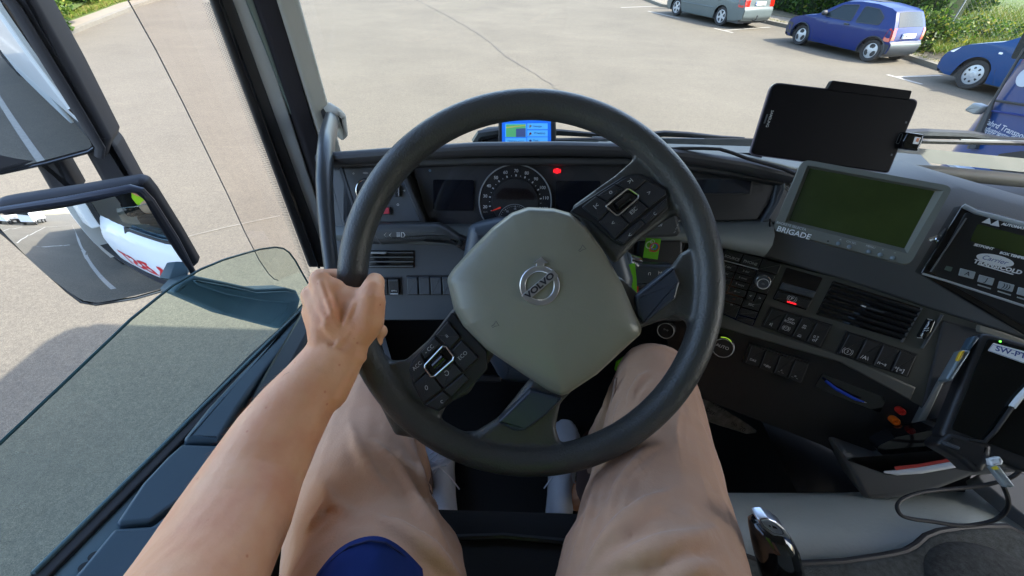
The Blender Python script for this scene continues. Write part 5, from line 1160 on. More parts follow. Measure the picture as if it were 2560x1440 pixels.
for i, (u, v, t_) in enumerate(((2417, 684, 'A'), (2464, 700, 'J'), (2514, 716, ')))'), (2562, 731, '*'), (2608, 746, '='))):
    k = pp('square_key', CP, [(u-17, v-14), (u+21, v-4), (u+15, v+14), (u-22, v+4)], .0, .003, mat('key_pale', (.36, .40, .42), .45), .001, .0008, cr_)
    b = MB(); q = CP.p2(u, v); put_text(b, CP, t_, q[0], q[1], .0085, .0034, bold=.0001); b.build('key_symbol', M_ink, k, smooth=False)
    if i: pp('key_label', CP, [(u-20, v+10), (u+12, v+20), (u+11, v+23), (u-21, v+13)], .001, .0024, M_printg, par=cr_)
pp('small_key', CP, [(2366, 664), (2381, 668), (2376, 679), (2360, 674)], .0, .0022, mat('key_green', (.09, .13, .11), .4), .001, par=cr_)
b = MB(); b.tube([CP.hit(2345, 592, -.03), CP.hit(2322, 600, -.03)], .004, 8); b.tube([CP.hit(2374, 575, -.01), CP.hit(2358, 590, -.012), CP.hit(2350, 600, -.02)], .006, 8); b.build('mount_bolt', M_chrome, cr_)
# lanyard at the ignition key
GP = PL(DP.hit(1630, 620, .03), (1, -.1, 0), (.05, .35, 1))
M_lime = mat('lanyard_lime', (.16, .55, .015), .8, bump=(900, .6, .0006)); 
la = thing('lanyard', GP.hit(1620, 650, 0), 'bright green lanyard hanging from the ignition key right of the wheel hub', 'lanyard')
pp('strap', GP, [(1615, 596), (1653, 597), (1644, 649), (1608, 644)], -.002, .0, M_lime, 0, 0, la)
GP2 = PL(DP.hit(1575, 700, .085), (1, -.1, 0), (.05, .35, 1)); pp('strap', GP2, [(1540, 667), (1587, 659), (1591, 700), (1592, 738), (1560, 716)], -.002, .002, M_lime, 0, 0, la)
pp('strap', GP, [(1540, 905), (1576, 880), (1566, 915), (1548, 928), (1536, 924)], -.002, .002, M_lime, 0, 0, la)
for u, v, r, c in ((1636, 618, .0075, (.75, .12, .06)), (1635, 616, .005, (.05, .15, .7)), (1624, 612, .006, (.55, .7, .4)), (1631, 604, .0035, (.6, .7, .5)), (1628, 624, .0035, (.8, .25, .1))):
    b = MB(); q = GP.p2(u, v); b.tube([GP.p3(q[0]+r*cos(2*pi*i/20), q[1]+r*sin(2*pi*i/20), .0008) for i in range(20)], r*.16, 5, closed=True); b.build('emblem_ring', mat('emblem', c, .6), la)
pp('red_tab', GP2, [(1590, 716), (1596, 716), (1596, 732), (1590, 734)], -.002, .001, M_rk, par=la)
# stalks and column shroud -------------------------------------------------
SK = PL(DP.hit(1040, 590, .07), (1, 0, 0), (0, .42, .9)); M_stk = mat('stalk_plastic', (.045, .050, .053), .42, bump=(900, .15, .0003))
sk = thing('indicator_stalk', SK.hit(1040, 590, 0), 'black indicator stalk with light symbols left of the wheel hub', 'stalk')
pp('lever', SK, [(905, 572), (938, 562), (1090, 561), (1112, 569), (1150, 596), (1160, 612), (1150, 622), (1112, 608), (1060, 606), (955, 614), (905, 612)], -.028, .0, M_stk, .006, .010, sk)
pp('collar', SK, [(1142, 590), (1170, 604), (1172, 640), (1140, 620)], -.03, -.006, M_black, .003, .003, sk)
b = MB(); q = SK.p2(973, 588); 
for dx in (-.004, .0045):
    b.tube([SK.p3(q[0]+dx+x, q[1]+y, .0004) for x, y in ((-.004, 0), (0, .0045), (.004, 0), (0, -.0045))], .0005, 4, closed=True)
b.build('arrow_symbols', M_print, sk)
b = MB(); q = SK.p2(1004, 587); b.tube([SK.p3(q[0]+x, q[1]+y, .0004) for x, y in ((0, -.004), (0, .004), (.0035, .0035), (.0055, 0), (.0035, -.0035))], .0005, 4, closed=True)
for y in (-.003, -.001, .001, .003): b.tube([SK.p3(q[0]-.008, q[1]+y, .0004), SK.p3(q[0]-.002, q[1]+y, .0004)], .0004, 4)
b.build('headlight_symbol', M_print, sk)
b = MB(); b.tube([SK.hit(935, 584, .0002), SK.hit(953, 611, .0002)], .0008, 4); b.build('lever_line', M_mid, sk)
CS = PL(DP.hit(1350, 620, .10), (1, 0, 0), (0, .5, .866))
pp('column_shroud', CS, [(1135, 760), (1146, 690), (1168, 572), (1178, 560), (1240, 546), (1330, 540), (1480, 560), (1570, 620), (1592, 700), (1560, 860), (1400, 980), (1250, 960)], -.12, .0, mat('shroud_plastic', (.045, .060, .078), .4, bump=(900, .2, .0003)), .02, .02)
RS = PL(DP.hit(1650, 565, .06), (1, 0, 0), (0, .45, .9))
sk = thing('retarder_stalk', RS.hit(1650, 565, 0), 'black lever with brake symbol and numbers 0 to 3 right of the hub', 'stalk')
pp('lever', RS, [(1560, 575), (1600, 560), (1656, 534), (1688, 531), (1696, 545), (1706, 580), (1694, 592), (1570, 598)], -.022, .0, M_stk, .006, .006, sk)
for t_, u, v in (('0', 1698, 553), ('1', 1694, 562), ('2', 1690, 571), ('3', 1686, 580)):
    b = MB(); q = RS.p2(u, v); put_text(b, RS, t_, q[0], q[1], .0055, .0006, rot=-.5); b.build('numeral', M_printg, sk, smooth=False)
ringsym(RS, 1647, 560, .0036, sk, .0006, 2, M_print, .0004); ringsym(RS, 1621, 564, .003, sk, .0006, 2, M_print, .0004); symbols(RS, [('ABS', 1647, 560, .003, 0)], sk, .0006)
WS = PL(DP.hit(1640, 690, .07), (1, 0, 0), (0, .45, .9))
sk = thing('wiper_stalk', WS.hit(1640, 690, 0), 'blue-black wiper stalk with a wiper symbol between the green strap and the wheel spoke', 'stalk')
pp('lever', WS, [(1560, 668), (1590, 661), (1690, 664), (1690, 722), (1590, 722), (1560, 715)], -.025, .0, mat('stalk_blue', (.022, .032, .045), .4), .006, .006, sk)
symbols(WS, [('U', 1624, 684, .007, 3.14), ('[=]', 1650, 682, .005, 0)], sk, .0006)
ig = pp('ignition_housing', DP, [(1590, 600), (1700, 600), (1700, 800), (1580, 800)], -.01, .012, M_black, .006, .004)
b = MB(); b.tube([DP.hit(1560, 650, .08), DP.hit(1585, 660, .05)], [.014, .016], 14); b.tube([GP.hit(1560+10*cos(a_), 652+9*sin(a_), .01) for a_ in [2*pi*k/16 for k in range(16)]], .0012, 5, closed=True); b.build('ignition_key', M_chrome, la)
# ================================================================== STEERING WHEEL
WP = PL(D(1327, 707, .463), Rv, Uv)
def remesh(o, vox, smooth=4, fac=.5):
    r = o.modifiers.new('remesh', 'REMESH'); r.mode = 'VOXEL'; r.voxel_size = vox; r.use_smooth_shade = True
    s_ = o.modifiers.new('smooth', 'SMOOTH'); s_.iterations = smooth; s_.factor = fac
    return o
sw = thing('steering_wheel', WP.O, 'large black four-spoke steering wheel, turned to the left, with a grey hub cover', 'steering wheel')
M_whl = mat('wheel_leatherette', (.048, .049, .047), .38, spec=.6, bump=(420, .8, .0009), noise=(9, .12))
b = MB(); RW = 446/FPX*.463
b.tube([WP.p3(RW*cos(2*pi*i/96), RW*sin(2*pi*i/96), 0) for i in range(96)], .0172, 20, closed=True)
for px in ([(1430, 515), (1540, 437), (1585, 398), (1600, 340), (1770, 520), (1712, 530), (1680, 542), (1600, 600), (1540, 660)],
           [(1540, 680), (1600, 738), (1680, 672), (1708, 632), (1775, 600), (1785, 900), (1735, 860), (1722, 805), (1692, 790), (1612, 818), (1530, 870)],
           [(1325, 950), (1248, 1046), (1190, 1084), (1120, 1090), (1200, 1175), (1440, 1175), (1402, 1112), (1390, 1070), (1402, 1010), (1470, 940)],
           [(1140, 760), (1070, 850), (1012, 902), (975, 905), (935, 868), (880, 880), (985, 1090), (1110, 1112), (1100, 1048), (1115, 1014), (1172, 986), (1240, 880)]):
    b.plate(WP, [WP.p2(u, v) for u, v in px], -.012, .002, .004, .006)
b.plate(WP, [WP.p2(u, v) for u, v in [(1180, 640), (1330, 560), (1440, 570), (1560, 720), (1570, 800), (1400, 950), (1280, 900), (1160, 780)]], -.05, .0, .02, .006)
remesh(b.build('rim', M_whl, sw), .0024, 7)
M_pad = mat('hub_cover_grey', (.215, .212, .165), .34, spec=.5, bump=(500, .35, .0005), noise=(7, .06))
pd = [(1321, 513), (1385, 516), (1428, 528), (1470, 565), (1513, 624), (1562, 710), (1592, 780), (1611, 822), (1609, 838), (1567, 876), (1498, 940), (1423, 990), (1406, 996), (1374, 983), (1300, 935), (1214, 876), (1155, 817), (1131, 774), (1115, 705), (1115, 694), (1128, 673), (1171, 625), (1230, 565), (1278, 528)]
pts = roundpoly([WP.p2(u, v, .02) for u, v in pd], .008, 4); cc = Vector(WP.p2(1352, 745, .02)); b = MB(); rg = [[WP.p3(x, y, -.02) for x, y in pts], [WP.p3(x, y, .010) for x, y in pts]]
for k in range(1, 15):
    f = k/14; s_ = 1-.06*(1-(1-min(1, f*3))**2)-.90*max(0, (f-.2)/.8); s_ = max(s_, .005)
    hgt = .010+.014*(1-(1-min(1, f*2.2))**2.2)+.012*(1-s_**2)*.9
    rg.append([WP.p3(cc.x+(x-cc.x)*s_, cc.y+(y-cc.y)*s_, hgt) for x, y in pts])
b.loft(rg); o = b.build('hub_cover', M_pad, sw, ang=70)
def padh(u, v): return .0345
M_lg = mat('badge_silver', (.55, .55, .56), .3, .8)
LG = PL(WP.hit(1349, 714, .0345), Rv, Uv); k_ = (.463-.0345)/FPX
em = MB(); em.lathe(LG.p3(0, 0, -.001), LG.n, [(50*k_, 0), (50*k_, .0022), (48*k_, .0030), (37*k_, .0030), (35*k_, .0022), (35*k_, 0)], 56)
bd = em.build('hub_badge', M_lg, sw)
em = MB(); em.plate(LG, [(x*k_, y*k_) for x, y in [(-9, 46), (11, 46), (11, 56), (21, 56), (3, 71), (-16, 56), (-9, 56)]], .0, .0028, .0004, .0004); em.build('badge_arrow', M_lg, bd)
A_ = radians(40); ca, sa_ = cos(A_), sin(A_)
LB = PL(LG.O, Rv*ca+Uv*sa_, -Rv*sa_+Uv*ca)
em = MB(); em.plate(LB, [(x*k_, y*k_) for x, y in [(-51, -10), (51, -10), (51, 10), (-51, 10)]], .0, .0036, .001, .0004); em.build('badge_bar', M_lg, bd)
em = MB(); put_text(em, LB, 'VOLVO', 0, -.0*k_, 20.5*k_, .0039, bold=.00035, sx=1.28, space=1.0); em.build('badge_lettering', M_ink, bd, smooth=False)
for u, v, r in ((1455, 622, .7), (1238, 812, .6)):
    em = MB(); HP = PL(WP.hit(u, v, .0325), Rv*cos(r)+Uv*sin(r), -Rv*sin(r)+Uv*cos(r))
    em.tube([HP.p3(x, y, .001) for x, y in ((-.004, -.001), (-.001, -.001), (.003, -.003), (.003, .003), (-.001, .001), (-.004, .001))], .00035, 4, closed=True); em.build('horn_symbol', M_grain, sw)
M_wbtn = mat('wheel_button', (.022, .024, .029), .36, bump=(900, .15, .0002), noise=(20, .15)); M_wcl = mat('wheel_trim_black', (.016, .018, .022), .32)
def wpl(name, px, h0, h1, m, r=0, bev=0, par=None):
    b = MB(); b.plate(WP, [WP.p2(u, v, h1) for u, v in px], h0, h1, r, bev); return b.build(name, m, par or sw)
def wtext(t_, u, v, s_, h, par, rot=0, m=None):
    b = MB(); q = WP.p2(u, v, h); put_text(b, WP, t_, q[0], q[1], s_, h, rot=rot); b.build('symbol', m or M_printg, par, smooth=False)
# lower left cluster
cl = wpl('button_cluster', [(1130, 778), (1160, 818), (1218, 880), (1218, 925), (1170, 975), (1098, 1030), (1058, 1014), (1030, 962), (1021, 925), (1030, 900), (1070, 855)], -.004, .0062, M_wcl, .003, .0015)
for px, t_, c in (([(1119, 803), (1151, 843), (1124, 873), (1089, 838)], 'ii', (1117, 840)), ([(1086, 842), (1101, 862), (1062, 898), (1053, 879)], '- CC', (1073, 873)), ([(1050, 884), (1061, 902), (1064, 930), (1035, 957), (1027, 940), (1025, 916)], 'ACC', (1043, 915)),
                  ([(1065, 934), (1083, 943), (1106, 974), (1058, 1008), (1036, 960)], '0', (1066, 970)), ([(1088, 943), (1131, 904), (1156, 931), (1109, 970)], 'Ɔ', (1117, 934)), ([(1129, 877), (1154, 851), (1196, 895), (1160, 928), (1136, 903)], 'ECO', (1157, 889)),
                  ([(1111, 975), (1159, 934), (1172, 948), (1130, 992)], '', (0, 0)), ([(1062, 1013), (1107, 979), (1125, 994), (1098, 1024)], 'c', (1104, 1003))):
    k = wpl('button', px, .004, .0095, M_wbtn, .0012, .0010, cl)
    if t_: wtext(t_, c[0], c[1], .0062 if len(t_) > 1 else .008, .0099, k, radians(42) if len(t_) > 1 else .2)
ch = [(1062, 913), (1106, 866), (1115, 867), (1134, 892), (1132, 900), (1087, 940), (1077, 942), (1062, 920)]
b = MB(); q = roundpoly([WP.p2(u, v, .012) for u, v in ch], .001, 3); b.tube([WP.p3(x, y, .0112) for x, y in q], .0011, 8, closed=True); sc = b.build('chrome_surround', mat('satin_chrome', (.6, .62, .64), .25, 1.0), cl)
wpl('scroll_recess', [(1066, 914), (1107, 871), (1113, 872), (1129, 893), (1086, 935), (1077, 937)], .004, .0085, M_gloss, .001, 0, cl)
b = MB(); b.tube([WP.hit(1085, 915, .009), WP.hit(1109, 892, .009)], .0055, 14); b.build('scroll_wheel', M_gloss, cl)
# upper right cluster
cl = wpl('button_cluster', [(1424, 527), (1500, 478), (1560, 440), (1582, 433), (1605, 434), (1668, 470), (1673, 488), (1672, 520), (1620, 570), (1556, 615), (1530, 600), (1480, 555)], -.004, .0062, M_wcl, .003, .0015)
for px, t_, c in (([(1539, 459), (1566, 444), (1592, 437), (1616, 449), (1589, 474), (1562, 471)], '>I', (1576, 453)), ([(1537, 461), (1560, 473), (1519, 503), (1493, 489)], 'o', (1526, 480)), ([(1489, 491), (1517, 505), (1515, 516), (1521, 527), (1496, 551), (1455, 517)], 'I<', (1491, 515)),
                  ([(1498, 554), (1524, 529), (1539, 539), (1550, 539), (1573, 560), (1537, 597)], '<', (1533, 558)), ([(1555, 537), (1597, 501), (1621, 521), (1577, 558)], 'ESC', (1584, 527)), ([(1590, 477), (1619, 452), (1665, 476), (1665, 487), (1624, 518), (1599, 497)], '>', (1623, 482)),
                  ([(1541, 600), (1602, 549), (1612, 560), (1560, 609)], '<', (1575, 588)), ([(1605, 546), (1667, 494), (1669, 516), (1616, 560)], 'c', (1636, 533))):
    k = wpl('button', px, .004, .0095, M_wbtn, .0012, .0010, cl)
    wtext(t_, c[0], c[1], .006 if len(t_) > 2 else .0075, .0099, k, radians(42) if len(t_) > 1 else .7)
ch = [(1516, 514), (1567, 472), (1573, 472), (1597, 488), (1595, 496), (1547, 538), (1541, 538), (1517, 518)]
b = MB(); q = roundpoly([WP.p2(u, v, .012) for u, v in ch], .001, 3); b.tube([WP.p3(x, y, .0112) for x, y in q], .0011, 8, closed=True); b.build('chrome_surround', bpy.data.materials['satin_chrome'], cl)
wpl('scroll_recess', [(1520, 515), (1568, 476), (1573, 477), (1592, 490), (1547, 533), (1541, 533)], .004, .0085, M_gloss, .001, 0, cl)
b = MB(); b.tube([WP.hit(1541, 518, .009), WP.hit(1571, 495, .009)], .0055, 14); b.build('scroll_wheel', M_gloss, cl)
# horn bars
M_horn = mat('horn_bar', (.030, .040, .060), .32, bump=(900, .12, .0002))
for px, c in (([(1242, 1056), (1326, 974), (1408, 997), (1366, 1038), (1312, 1078), (1284, 1078)], (1312, 1032)), ([(1590, 742), (1684, 666), (1701, 706), (1690, 746), (1611, 811), (1595, 790)], (1655, 728))):
    k = wpl('horn_bar', px, -.004, .0095, M_horn, .002, .0028); wtext('d=', c[0], c[1], .007, .0093, k, .75, M_print and M_midd)
# ================================================================== THE DRIVER
def C3(x, y, z): return Vector((x, y, Z+z))
def caps(b, pts, seg=14):
    """chain of (point, radius) with round ends"""
    for i in range(len(pts)-1):
        (p, r), (q, s_) = pts[i], pts[i+1]; d = (q-p); n = max(2, int(d.length/.012)); d.normalize()
        path = [p-d*r*.86, p-d*r*.5]+[p.lerp(q, k/n) for k in range(n+1)]+[q+d*s_*.5, q+d*s_*.86]
        rad = [r*.5, r*.86]+[r+(s_-r)*k/n for k in range(n+1)]+[s_*.86, s_*.5]
        b.tube(path, rad, seg)
def skin_mat():
    m = mat('skin', (.56, .30, .19), .48, spec=.4, sss=.12, bump=(150, .6, .0009)); nt = m.node_tree; bs = nt.nodes['Principled BSDF']
    tc = nt.nodes.new('ShaderNodeTexCoord'); n = nt.nodes.new('ShaderNodeTexNoise'); n.inputs['Scale'].default_value = 26; n.inputs['Detail'].default_value = 5
    nt.links.new(tc.outputs['Object'], n.inputs['Vector']); r = nt.nodes.new('ShaderNodeValToRGB'); e = r.color_ramp.elements
    e[0].position = .30; e[0].color = (.74, .32, .165, 1); e[1].position = .68; e[1].color = (.84, .43, .235, 1); nt.links.new(n.outputs[0], r.inputs[0])
    v = nt.nodes.new('ShaderNodeTexVoronoi'); v.inputs['Scale'].default_value = 55; nt.links.new(tc.outputs['Object'], v.inputs['Vector'])
    r2 = nt.nodes.new('ShaderNodeValToRGB'); r2.color_ramp.elements[0].position = .03; r2.color_ramp.elements[0].color = (.80, .50, .42, 1); r2.color_ramp.elements[1].position = .09; r2.color_ramp.elements[1].color = (1, 1, 1, 1)
    nt.links.new(v.outputs['Distance'], r2.inputs[0]); x = nt.nodes.new('ShaderNodeMix'); x.data_type = 'RGBA'; x.blend_type = 'MULTIPLY'; x.inputs[0].default_value = .8
    nt.links.new(r.outputs[0], x.inputs[6]); nt.links.new(r2.outputs[0], x.inputs[7]); nt.links.new(x.outputs[2], bs.inputs['Base Color']); return m
M_skin = skin_mat()
AX = (Rv, Uv, -Fv)
b = MB()
# left hand on the rim
wr = D(836, 884, .428)
KN = [(801, 700, .428, .0118), (779, 739, .430, .0115), (780, 780, .432, .0110), (789, 819, .435, .0100)]
for (u, v, d, r), wu in zip(KN, ((845, 868), (835, 872), (826, 876), (818, 880))):
    caps(b, [(D(wu[0], wu[1], .428), .0165), (D((u+wu[0])/2+4, (v+wu[1])/2, .422), .0150), (D(u, v, d), r)])
b.ball(D(858, 790, .430), .031, .034, .0150, AX); b.ball(D(882, 785, .432), .026, .030, .0150, AX); b.ball(D(828, 738, .430), .019, .020, .0130, AX); b.ball(D(868, 820, .430), .030, .034, .0165, AX)
b.ball(D(905, 790, .432), .020, .030, .0165, AX)
# index, middle, ring, little finger round the rim
for (u, v, d, r), j in zip(KN, ([(800, 694, .466, .0102), (838, 690, .492, .0094), (884, 694, .490, .0084)], [(784, 732, .470, .0100), (832, 738, .496, .0094), (890, 745, .490, .0085)],
                               [(786, 776, .470, .0096), (836, 792, .496, .0090), (905, 812, .490, .0088), (951, 828, .472, .0090)], [(800, 816, .468, .0086), (850, 834, .492, .0080), (910, 846, .486, .0076), (943, 853, .470, .0074)])):
    caps(b, [(D(u, v, d), r*.98)]+[(D(a, c, e), f) for a, c, e, f in j])
# thumb
caps(b, [(D(872, 862, .432), .0185), (D(918, 806, .430), .0180), (D(927, 752, .428), .0160), (D(931, 725, .432), .0128), (D(938, 705, .452), .0108), (D(934, 700, .470), .0088)])
caps(b, [(D(850, 742, .430), .0125), (D(892, 752, .430), .0125), (D(925, 750, .430), .014)])
# tendons and veins on the back of the hand
for (u, v, d, r), wu in zip(KN[:3], ((850, 850), (845, 850), (838, 852))):
    caps(b, [(D(u+3, v+6, d-.0105), .0042), (D((u+wu[0])/2+3, (v+wu[1])/2, .4075), .0034), (D(wu[0], wu[1], .4135), .0024)], 8)
caps(b, [(D(905, 745, .4175), .0028), (D(893, 790, .4155), .0026), (D(872, 830, .4135), .0026), (D(850, 862, .4125), .002)], 8)
caps(b, [(D(931, 738, .4185), .0045), (D(925, 770, .4160), .003)], 8)
caps(b, [(D(905, 720, .4260), .0030), (D(884, 760, .4155), .0022), (D(866, 800, .4130), .0022), (D(852, 845, .4125), .0022), (D(820, 905, .4060), .0022)], 8)
# forearm (elliptic rings), elbow, upper arm
fa_ = [(850, 862, .428, .0330, .0215), (838, 884, .427, .0300, .0215), (818, 915, .425, .0310, .0235), (783, 960, .418, .0325, .0270), (741, 1015, .408, .0365, .0315), (694, 1085, .392, .0400, .0360), (638, 1185, .368, .0430, .0395), (580, 1300, .336, .0475, .0425), (505, 1440, .295, .0490, .0440), (440, 1560, .262, .0490, .0455), (395, 1650, .240, .0480, .0450)]
for i in range(len(fa_)-1):
    (u0, v0, d0, a0, c0), (u1, v1, d1, a1, c1) = fa_[i], fa_[i+1]
P_ = [D(*f[:3]) for f in fa_]; rg = []
for i, p in enumerate(P_):
    t_ = (P_[min(i+1, len(P_)-1)]-P_[max(i-1, 0)]).normalized(); s_ = t_.cross(Fv).normalized(); n_ = s_.cross(t_)
    rg.append([p+s_*(fa_[i][3]*cos(2*pi*k/24))+n_*(fa_[i][4]*sin(2*pi*k/24)) for k in range(24)])
b.loft(rg)
caps(b, [(D(880, 866, .429), .0175), (D(854, 925, .424), .018), (D(822, 985, .418), .019)])
caps(b, [(P_[-1]+(P_[-1]-P_[-2]).normalized()*.01, .041), (C3(-.235, -.08, -.33), .050), (C3(-.20, -.24, -.24), .062)])
# hidden part of the body: torso, neck, head, right arm, legs inside the trousers
b.ball(C3(0, -.30, -.36), .165, .105, .25); b.ball(C3(0, -.31, -.52), .165, .12, .12); caps(b, [(C3(-.17, -.28, -.22), .07), (C3(.17, -.28, -.22), .07)])
caps(b, [(C3(0, -.33, -.18), .058), (C3(0, -.38, -.09), .055)])
b.ball(C3(0, -.40, .0), .075, .095, .115); b.ball(C3(0, -.355, -.055), .055, .06, .06); caps(b, [(C3(0, -.305, .015), .009), (C3(0, -.285, -.015), .012)])
for s_ in (-1, 1): b.ball(C3(s_*.077, -.395, -.01), .010, .02, .032)
caps(b, [(C3(0-.022, -.303, -.055), .007), (C3(.022, -.303, -.055), .007)])
caps(b, [(C3(.19, -.26, -.24), .058), (C3(.27, -.22, -.47), .044), (C3(.20, -.06, -.47), .030), (C3(.18, -.03, -.47), .034)])
for k in range(4): caps(b, [(C3(.15+.02*k, .0, -.475), .010), (C3(.15+.018*k, .03, -.485), .009), (C3(.15+.016*k, .05, -.50), .008)], 8)
LL = [(D(950, 1500, .37), .085), (D(928, 1440, .40), .083), (D(896, 1260, .475), .078), (D(905, 1110, .555), .068), (D(932, 1000, .625), .065)]
RL_ = [(D(1625, 1500, .37), .090), (D(1636, 1440, .40), .089), (D(1640, 1300, .465), .085), (D(1640, 1150, .545), .078), (D(1638, 1015, .625), .069), (D(1636, 950, .665), .063)]
SL = [(D(932, 1000, .625), .065), (D(985, 1100, .80), .056), (D(1030, 1190, .955), .046), (D(1046, 1250, 1.005), .044)]
SR = [(D(1636, 950, .665), .063), (D(1580, 1050, .78), .062), (D(1500, 1150, .92), .050), (D(1486, 1225, .985), .046)]
hipL, hipR = C3(-.10, -.25, -.50), C3(.10, -.25, -.50)
caps(b, [(hipL, .06)]+[(p, r*.62) for p, r in LL]+[(p, r*.62) for p, r in SL[1:]]+[(D(1080, 1262, 1.02), .030), (D(1104, 1240, 1.045), .033)])
caps(b, [(hipR, .06)]+[(p, r*.62) for p, r in RL_]+[(p, r*.62) for p, r in SR[1:]]+[(D(1440, 1245, 1.00), .030), (D(1420, 1228, 1.035), .033)])
body = b.build('person', M_skin); remesh(body, .0024, 3, .5)
tag(body, 'driver seen from their own eyes: bare left arm gripping the wheel, tan trousers', 'person'); body['_o'] = (0, 0, 0)
# fine arm hair along the outer edge
rs = random.Random(8); hb_ = MB()
for k in range(420):
    i = rs.randrange(3, len(P_)-2); f = rs.random(); p = P_[i].lerp(P_[i+1], f); t_ = (P_[i+1]-P_[i]).normalized(); s_ = t_.cross(Fv).normalized(); n_ = s_.cross(t_)
    a = rs.gauss(.1, .33)
    A0 = fa_[i][3]+(fa_[i+1][3]-fa_[i][3])*f; C0 = fa_[i][4]+(fa_[i+1][4]-fa_[i][4])*f
    sgn = 1 if (s_.dot(Rv) < 0) else -1
    o_ = s_*(sgn*A0*cos(a))+n_*(C0*sin(a)); q = p+o_*.985; d_ = (o_.normalized()*.30 + t_*rs.uniform(.5, 1.0) + Vector((rs.gauss(0, .2), rs.gauss(0, .2), rs.gauss(0, .2)))).normalized()
    L_ = rs.uniform(.004, .010); m_ = q+d_*L_*.5+o_.normalized()*.0008; hb_.tube([q, m_, q+d_*L_-t_*.001], [.00010, .00009, .00004], 3, cap=False)
hb_.build('arm_hair', mat('arm_hair', (.30, .16, .08), .5), body)
# trousers
def trouser_mat():
    m = mat('tan_cotton', (.60, .345, .215), .9, spec=.15, noise=(7, .07)); nt = m.node_tree; bs = nt.nodes['Principled BSDF']; L = nt.links
    bs.inputs['Sheen Weight'].default_value = .25
    tc = nt.nodes.new('ShaderNodeTexCoord')
    def N(scale, vec, sc, det=3, dist=0.0):
        mp = nt.nodes.new('ShaderNodeMapping'); mp.inputs['Scale'].default_value = vec; mp.inputs['Rotation'].default_value = (0, 0, radians(14)); L.new(tc.outputs['Object'], mp.inputs[0])
        n = nt.nodes.new('ShaderNodeTexNoise'); n.inputs['Scale'].default_value = sc; n.inputs['Detail'].default_value = det; n.inputs['Distortion'].default_value = dist; L.new(mp.outputs[0], n.inputs['Vector']); return n.outputs[0]
    f = N(1, (2.6, .8, 1.6), 9, 3, .8); f2 = N(1, (1.2, 2.2, 1.2), 14, 2, 1.2); w_ = N(1, (1, 1, 1), 620, 3)
    b1 = nt.nodes.new('ShaderNodeBump'); b1.inputs['Strength'].default_value = .9; b1.inputs['Distance'].default_value = .0035; L.new(f, b1.inputs['Height'])
    b2 = nt.nodes.new('ShaderNodeBump'); b2.inputs['Strength'].default_value = .6; b2.inputs['Distance'].default_value = .0015; L.new(f2, b2.inputs['Height']); L.new(b1.outputs[0], b2.inputs['Normal'])
    b3 = nt.nodes.new('ShaderNodeBump'); b3.inputs['Strength'].default_value = .5; b3.inputs['Distance'].default_value = .0008; L.new(w_, b3.inputs['Height']); L.new(b2.outputs[0], b3.inputs['Normal']); L.new(b3.outputs[0], bs.inputs['Normal'])
    return m
M_kh = trouser_mat()
b = MB(); caps(b, [(hipL, .10)]+LL+[(LL[-1][0], .065)], 20); caps(b, [(hipR, .10)]+RL_, 20); caps(b, SL[:3], 16); caps(b, SR[:3], 16); b.ball(C3(0, -.24, -.53), .17, .15, .11)
def surf(u, v, chain):
    r_ = ray(u, v); d = .2
    for _ in range(60):
        p = CAM+r_*d; best = 9
        for i in range(len(chain)-1):
            (A, ra), (B, rb) = chain[i], chain[i+1]; ab = B-A; t_ = max(0, min(1, (p-A).dot(ab)/ab.length_squared))
            best = min(best, (p-(A+ab*t_)).length-(ra+(rb-ra)*t_))
        if best < .0004: return d
        d += best/r_.length
        if d > 2: return None
    return d
def ridge(px, r, chain):
    P = []
    for i in range(len(px)-1):
        for k in range(5):
            f = k/5; P.append((px[i][0]+(px[i+1][0]-px[i][0])*f, px[i][1]+(px[i+1][1]-px[i][1])*f))
    P.append(px[-1]); Q = []
    for i, (u, v) in enumerate(P):
        d = surf(u, v, chain)
        if d is None: continue
        e = sin(pi*(i+.6)/(len(P)+.2)); Q.append((CAM+ray(u, v)*(d+.0008+.005*(1-e)), r*.72*(.35+.65*e)))
    if len(Q) > 1: caps(b, Q, 8)
RR, LLc = [(hipR, .10)]+RL_, [(hipL, .10)]+LL
for px, r, ch_ in (([(1632, 928), (1600, 948), (1580, 985), (1572, 1030)], .010, RR), ([(1660, 1108), (1610, 1135), (1565, 1185), (1535, 1250), (1520, 1300)], .010, RR), ([(1690, 1225), (1620, 1255), (1560, 1300), (1505, 1360), (1462, 1430)], .012, RR),
                  ([(1790, 1325), (1720, 1345), (1640, 1370), (1560, 1400), (1480, 1445)], .013, RR), ([(1495, 1185), (1480, 1260), (1458, 1330), (1430, 1400)], .008, RR), ([(1790, 1410), (1720, 1425), (1650, 1460)], .010, RR), ([(1545, 1010), (1535, 1060), (1522, 1110)], .007, RR), ([(1700, 1010), (1690, 1080), (1700, 1150)], .006, RR),
                  ([(960, 1040), (1010, 1090), (1045, 1160), (1066, 1240), (1085, 1310)], .008, LLc), ([(930, 1100), (985, 1160), (1035, 1240), (1080, 1320), (1115, 1380)], .011, LLc), ([(930, 1290), (990, 1315), (1060, 1360), (1110, 1405), (1150, 1450)], .012, LLc), ([(870, 1040), (890, 1110), (930, 1190), (985, 1250)], .009, LLc), ([(800, 1200), (835, 1260), (900, 1300)], .009, LLc), ([(770, 1330), (800, 1290), (830, 1230)], .008, LLc)):
    ridge(px, r, ch_)
    ridge([(u+17+6*(i%2), v+15) for i, (u, v) in enumerate(px)], r*.45, ch_)
tr_ = b.build('trousers', M_kh, body); remesh(tr_, .0032, 4, .5)
tx = bpy.data.textures.new('folds', 'CLOUDS'); tx.noise_scale = .055; tx.noise_depth = 2
dm = tr_.modifiers.new('folds', 'DISPLACE'); dm.texture = tx; dm.strength = .005; dm.mid_level = .5
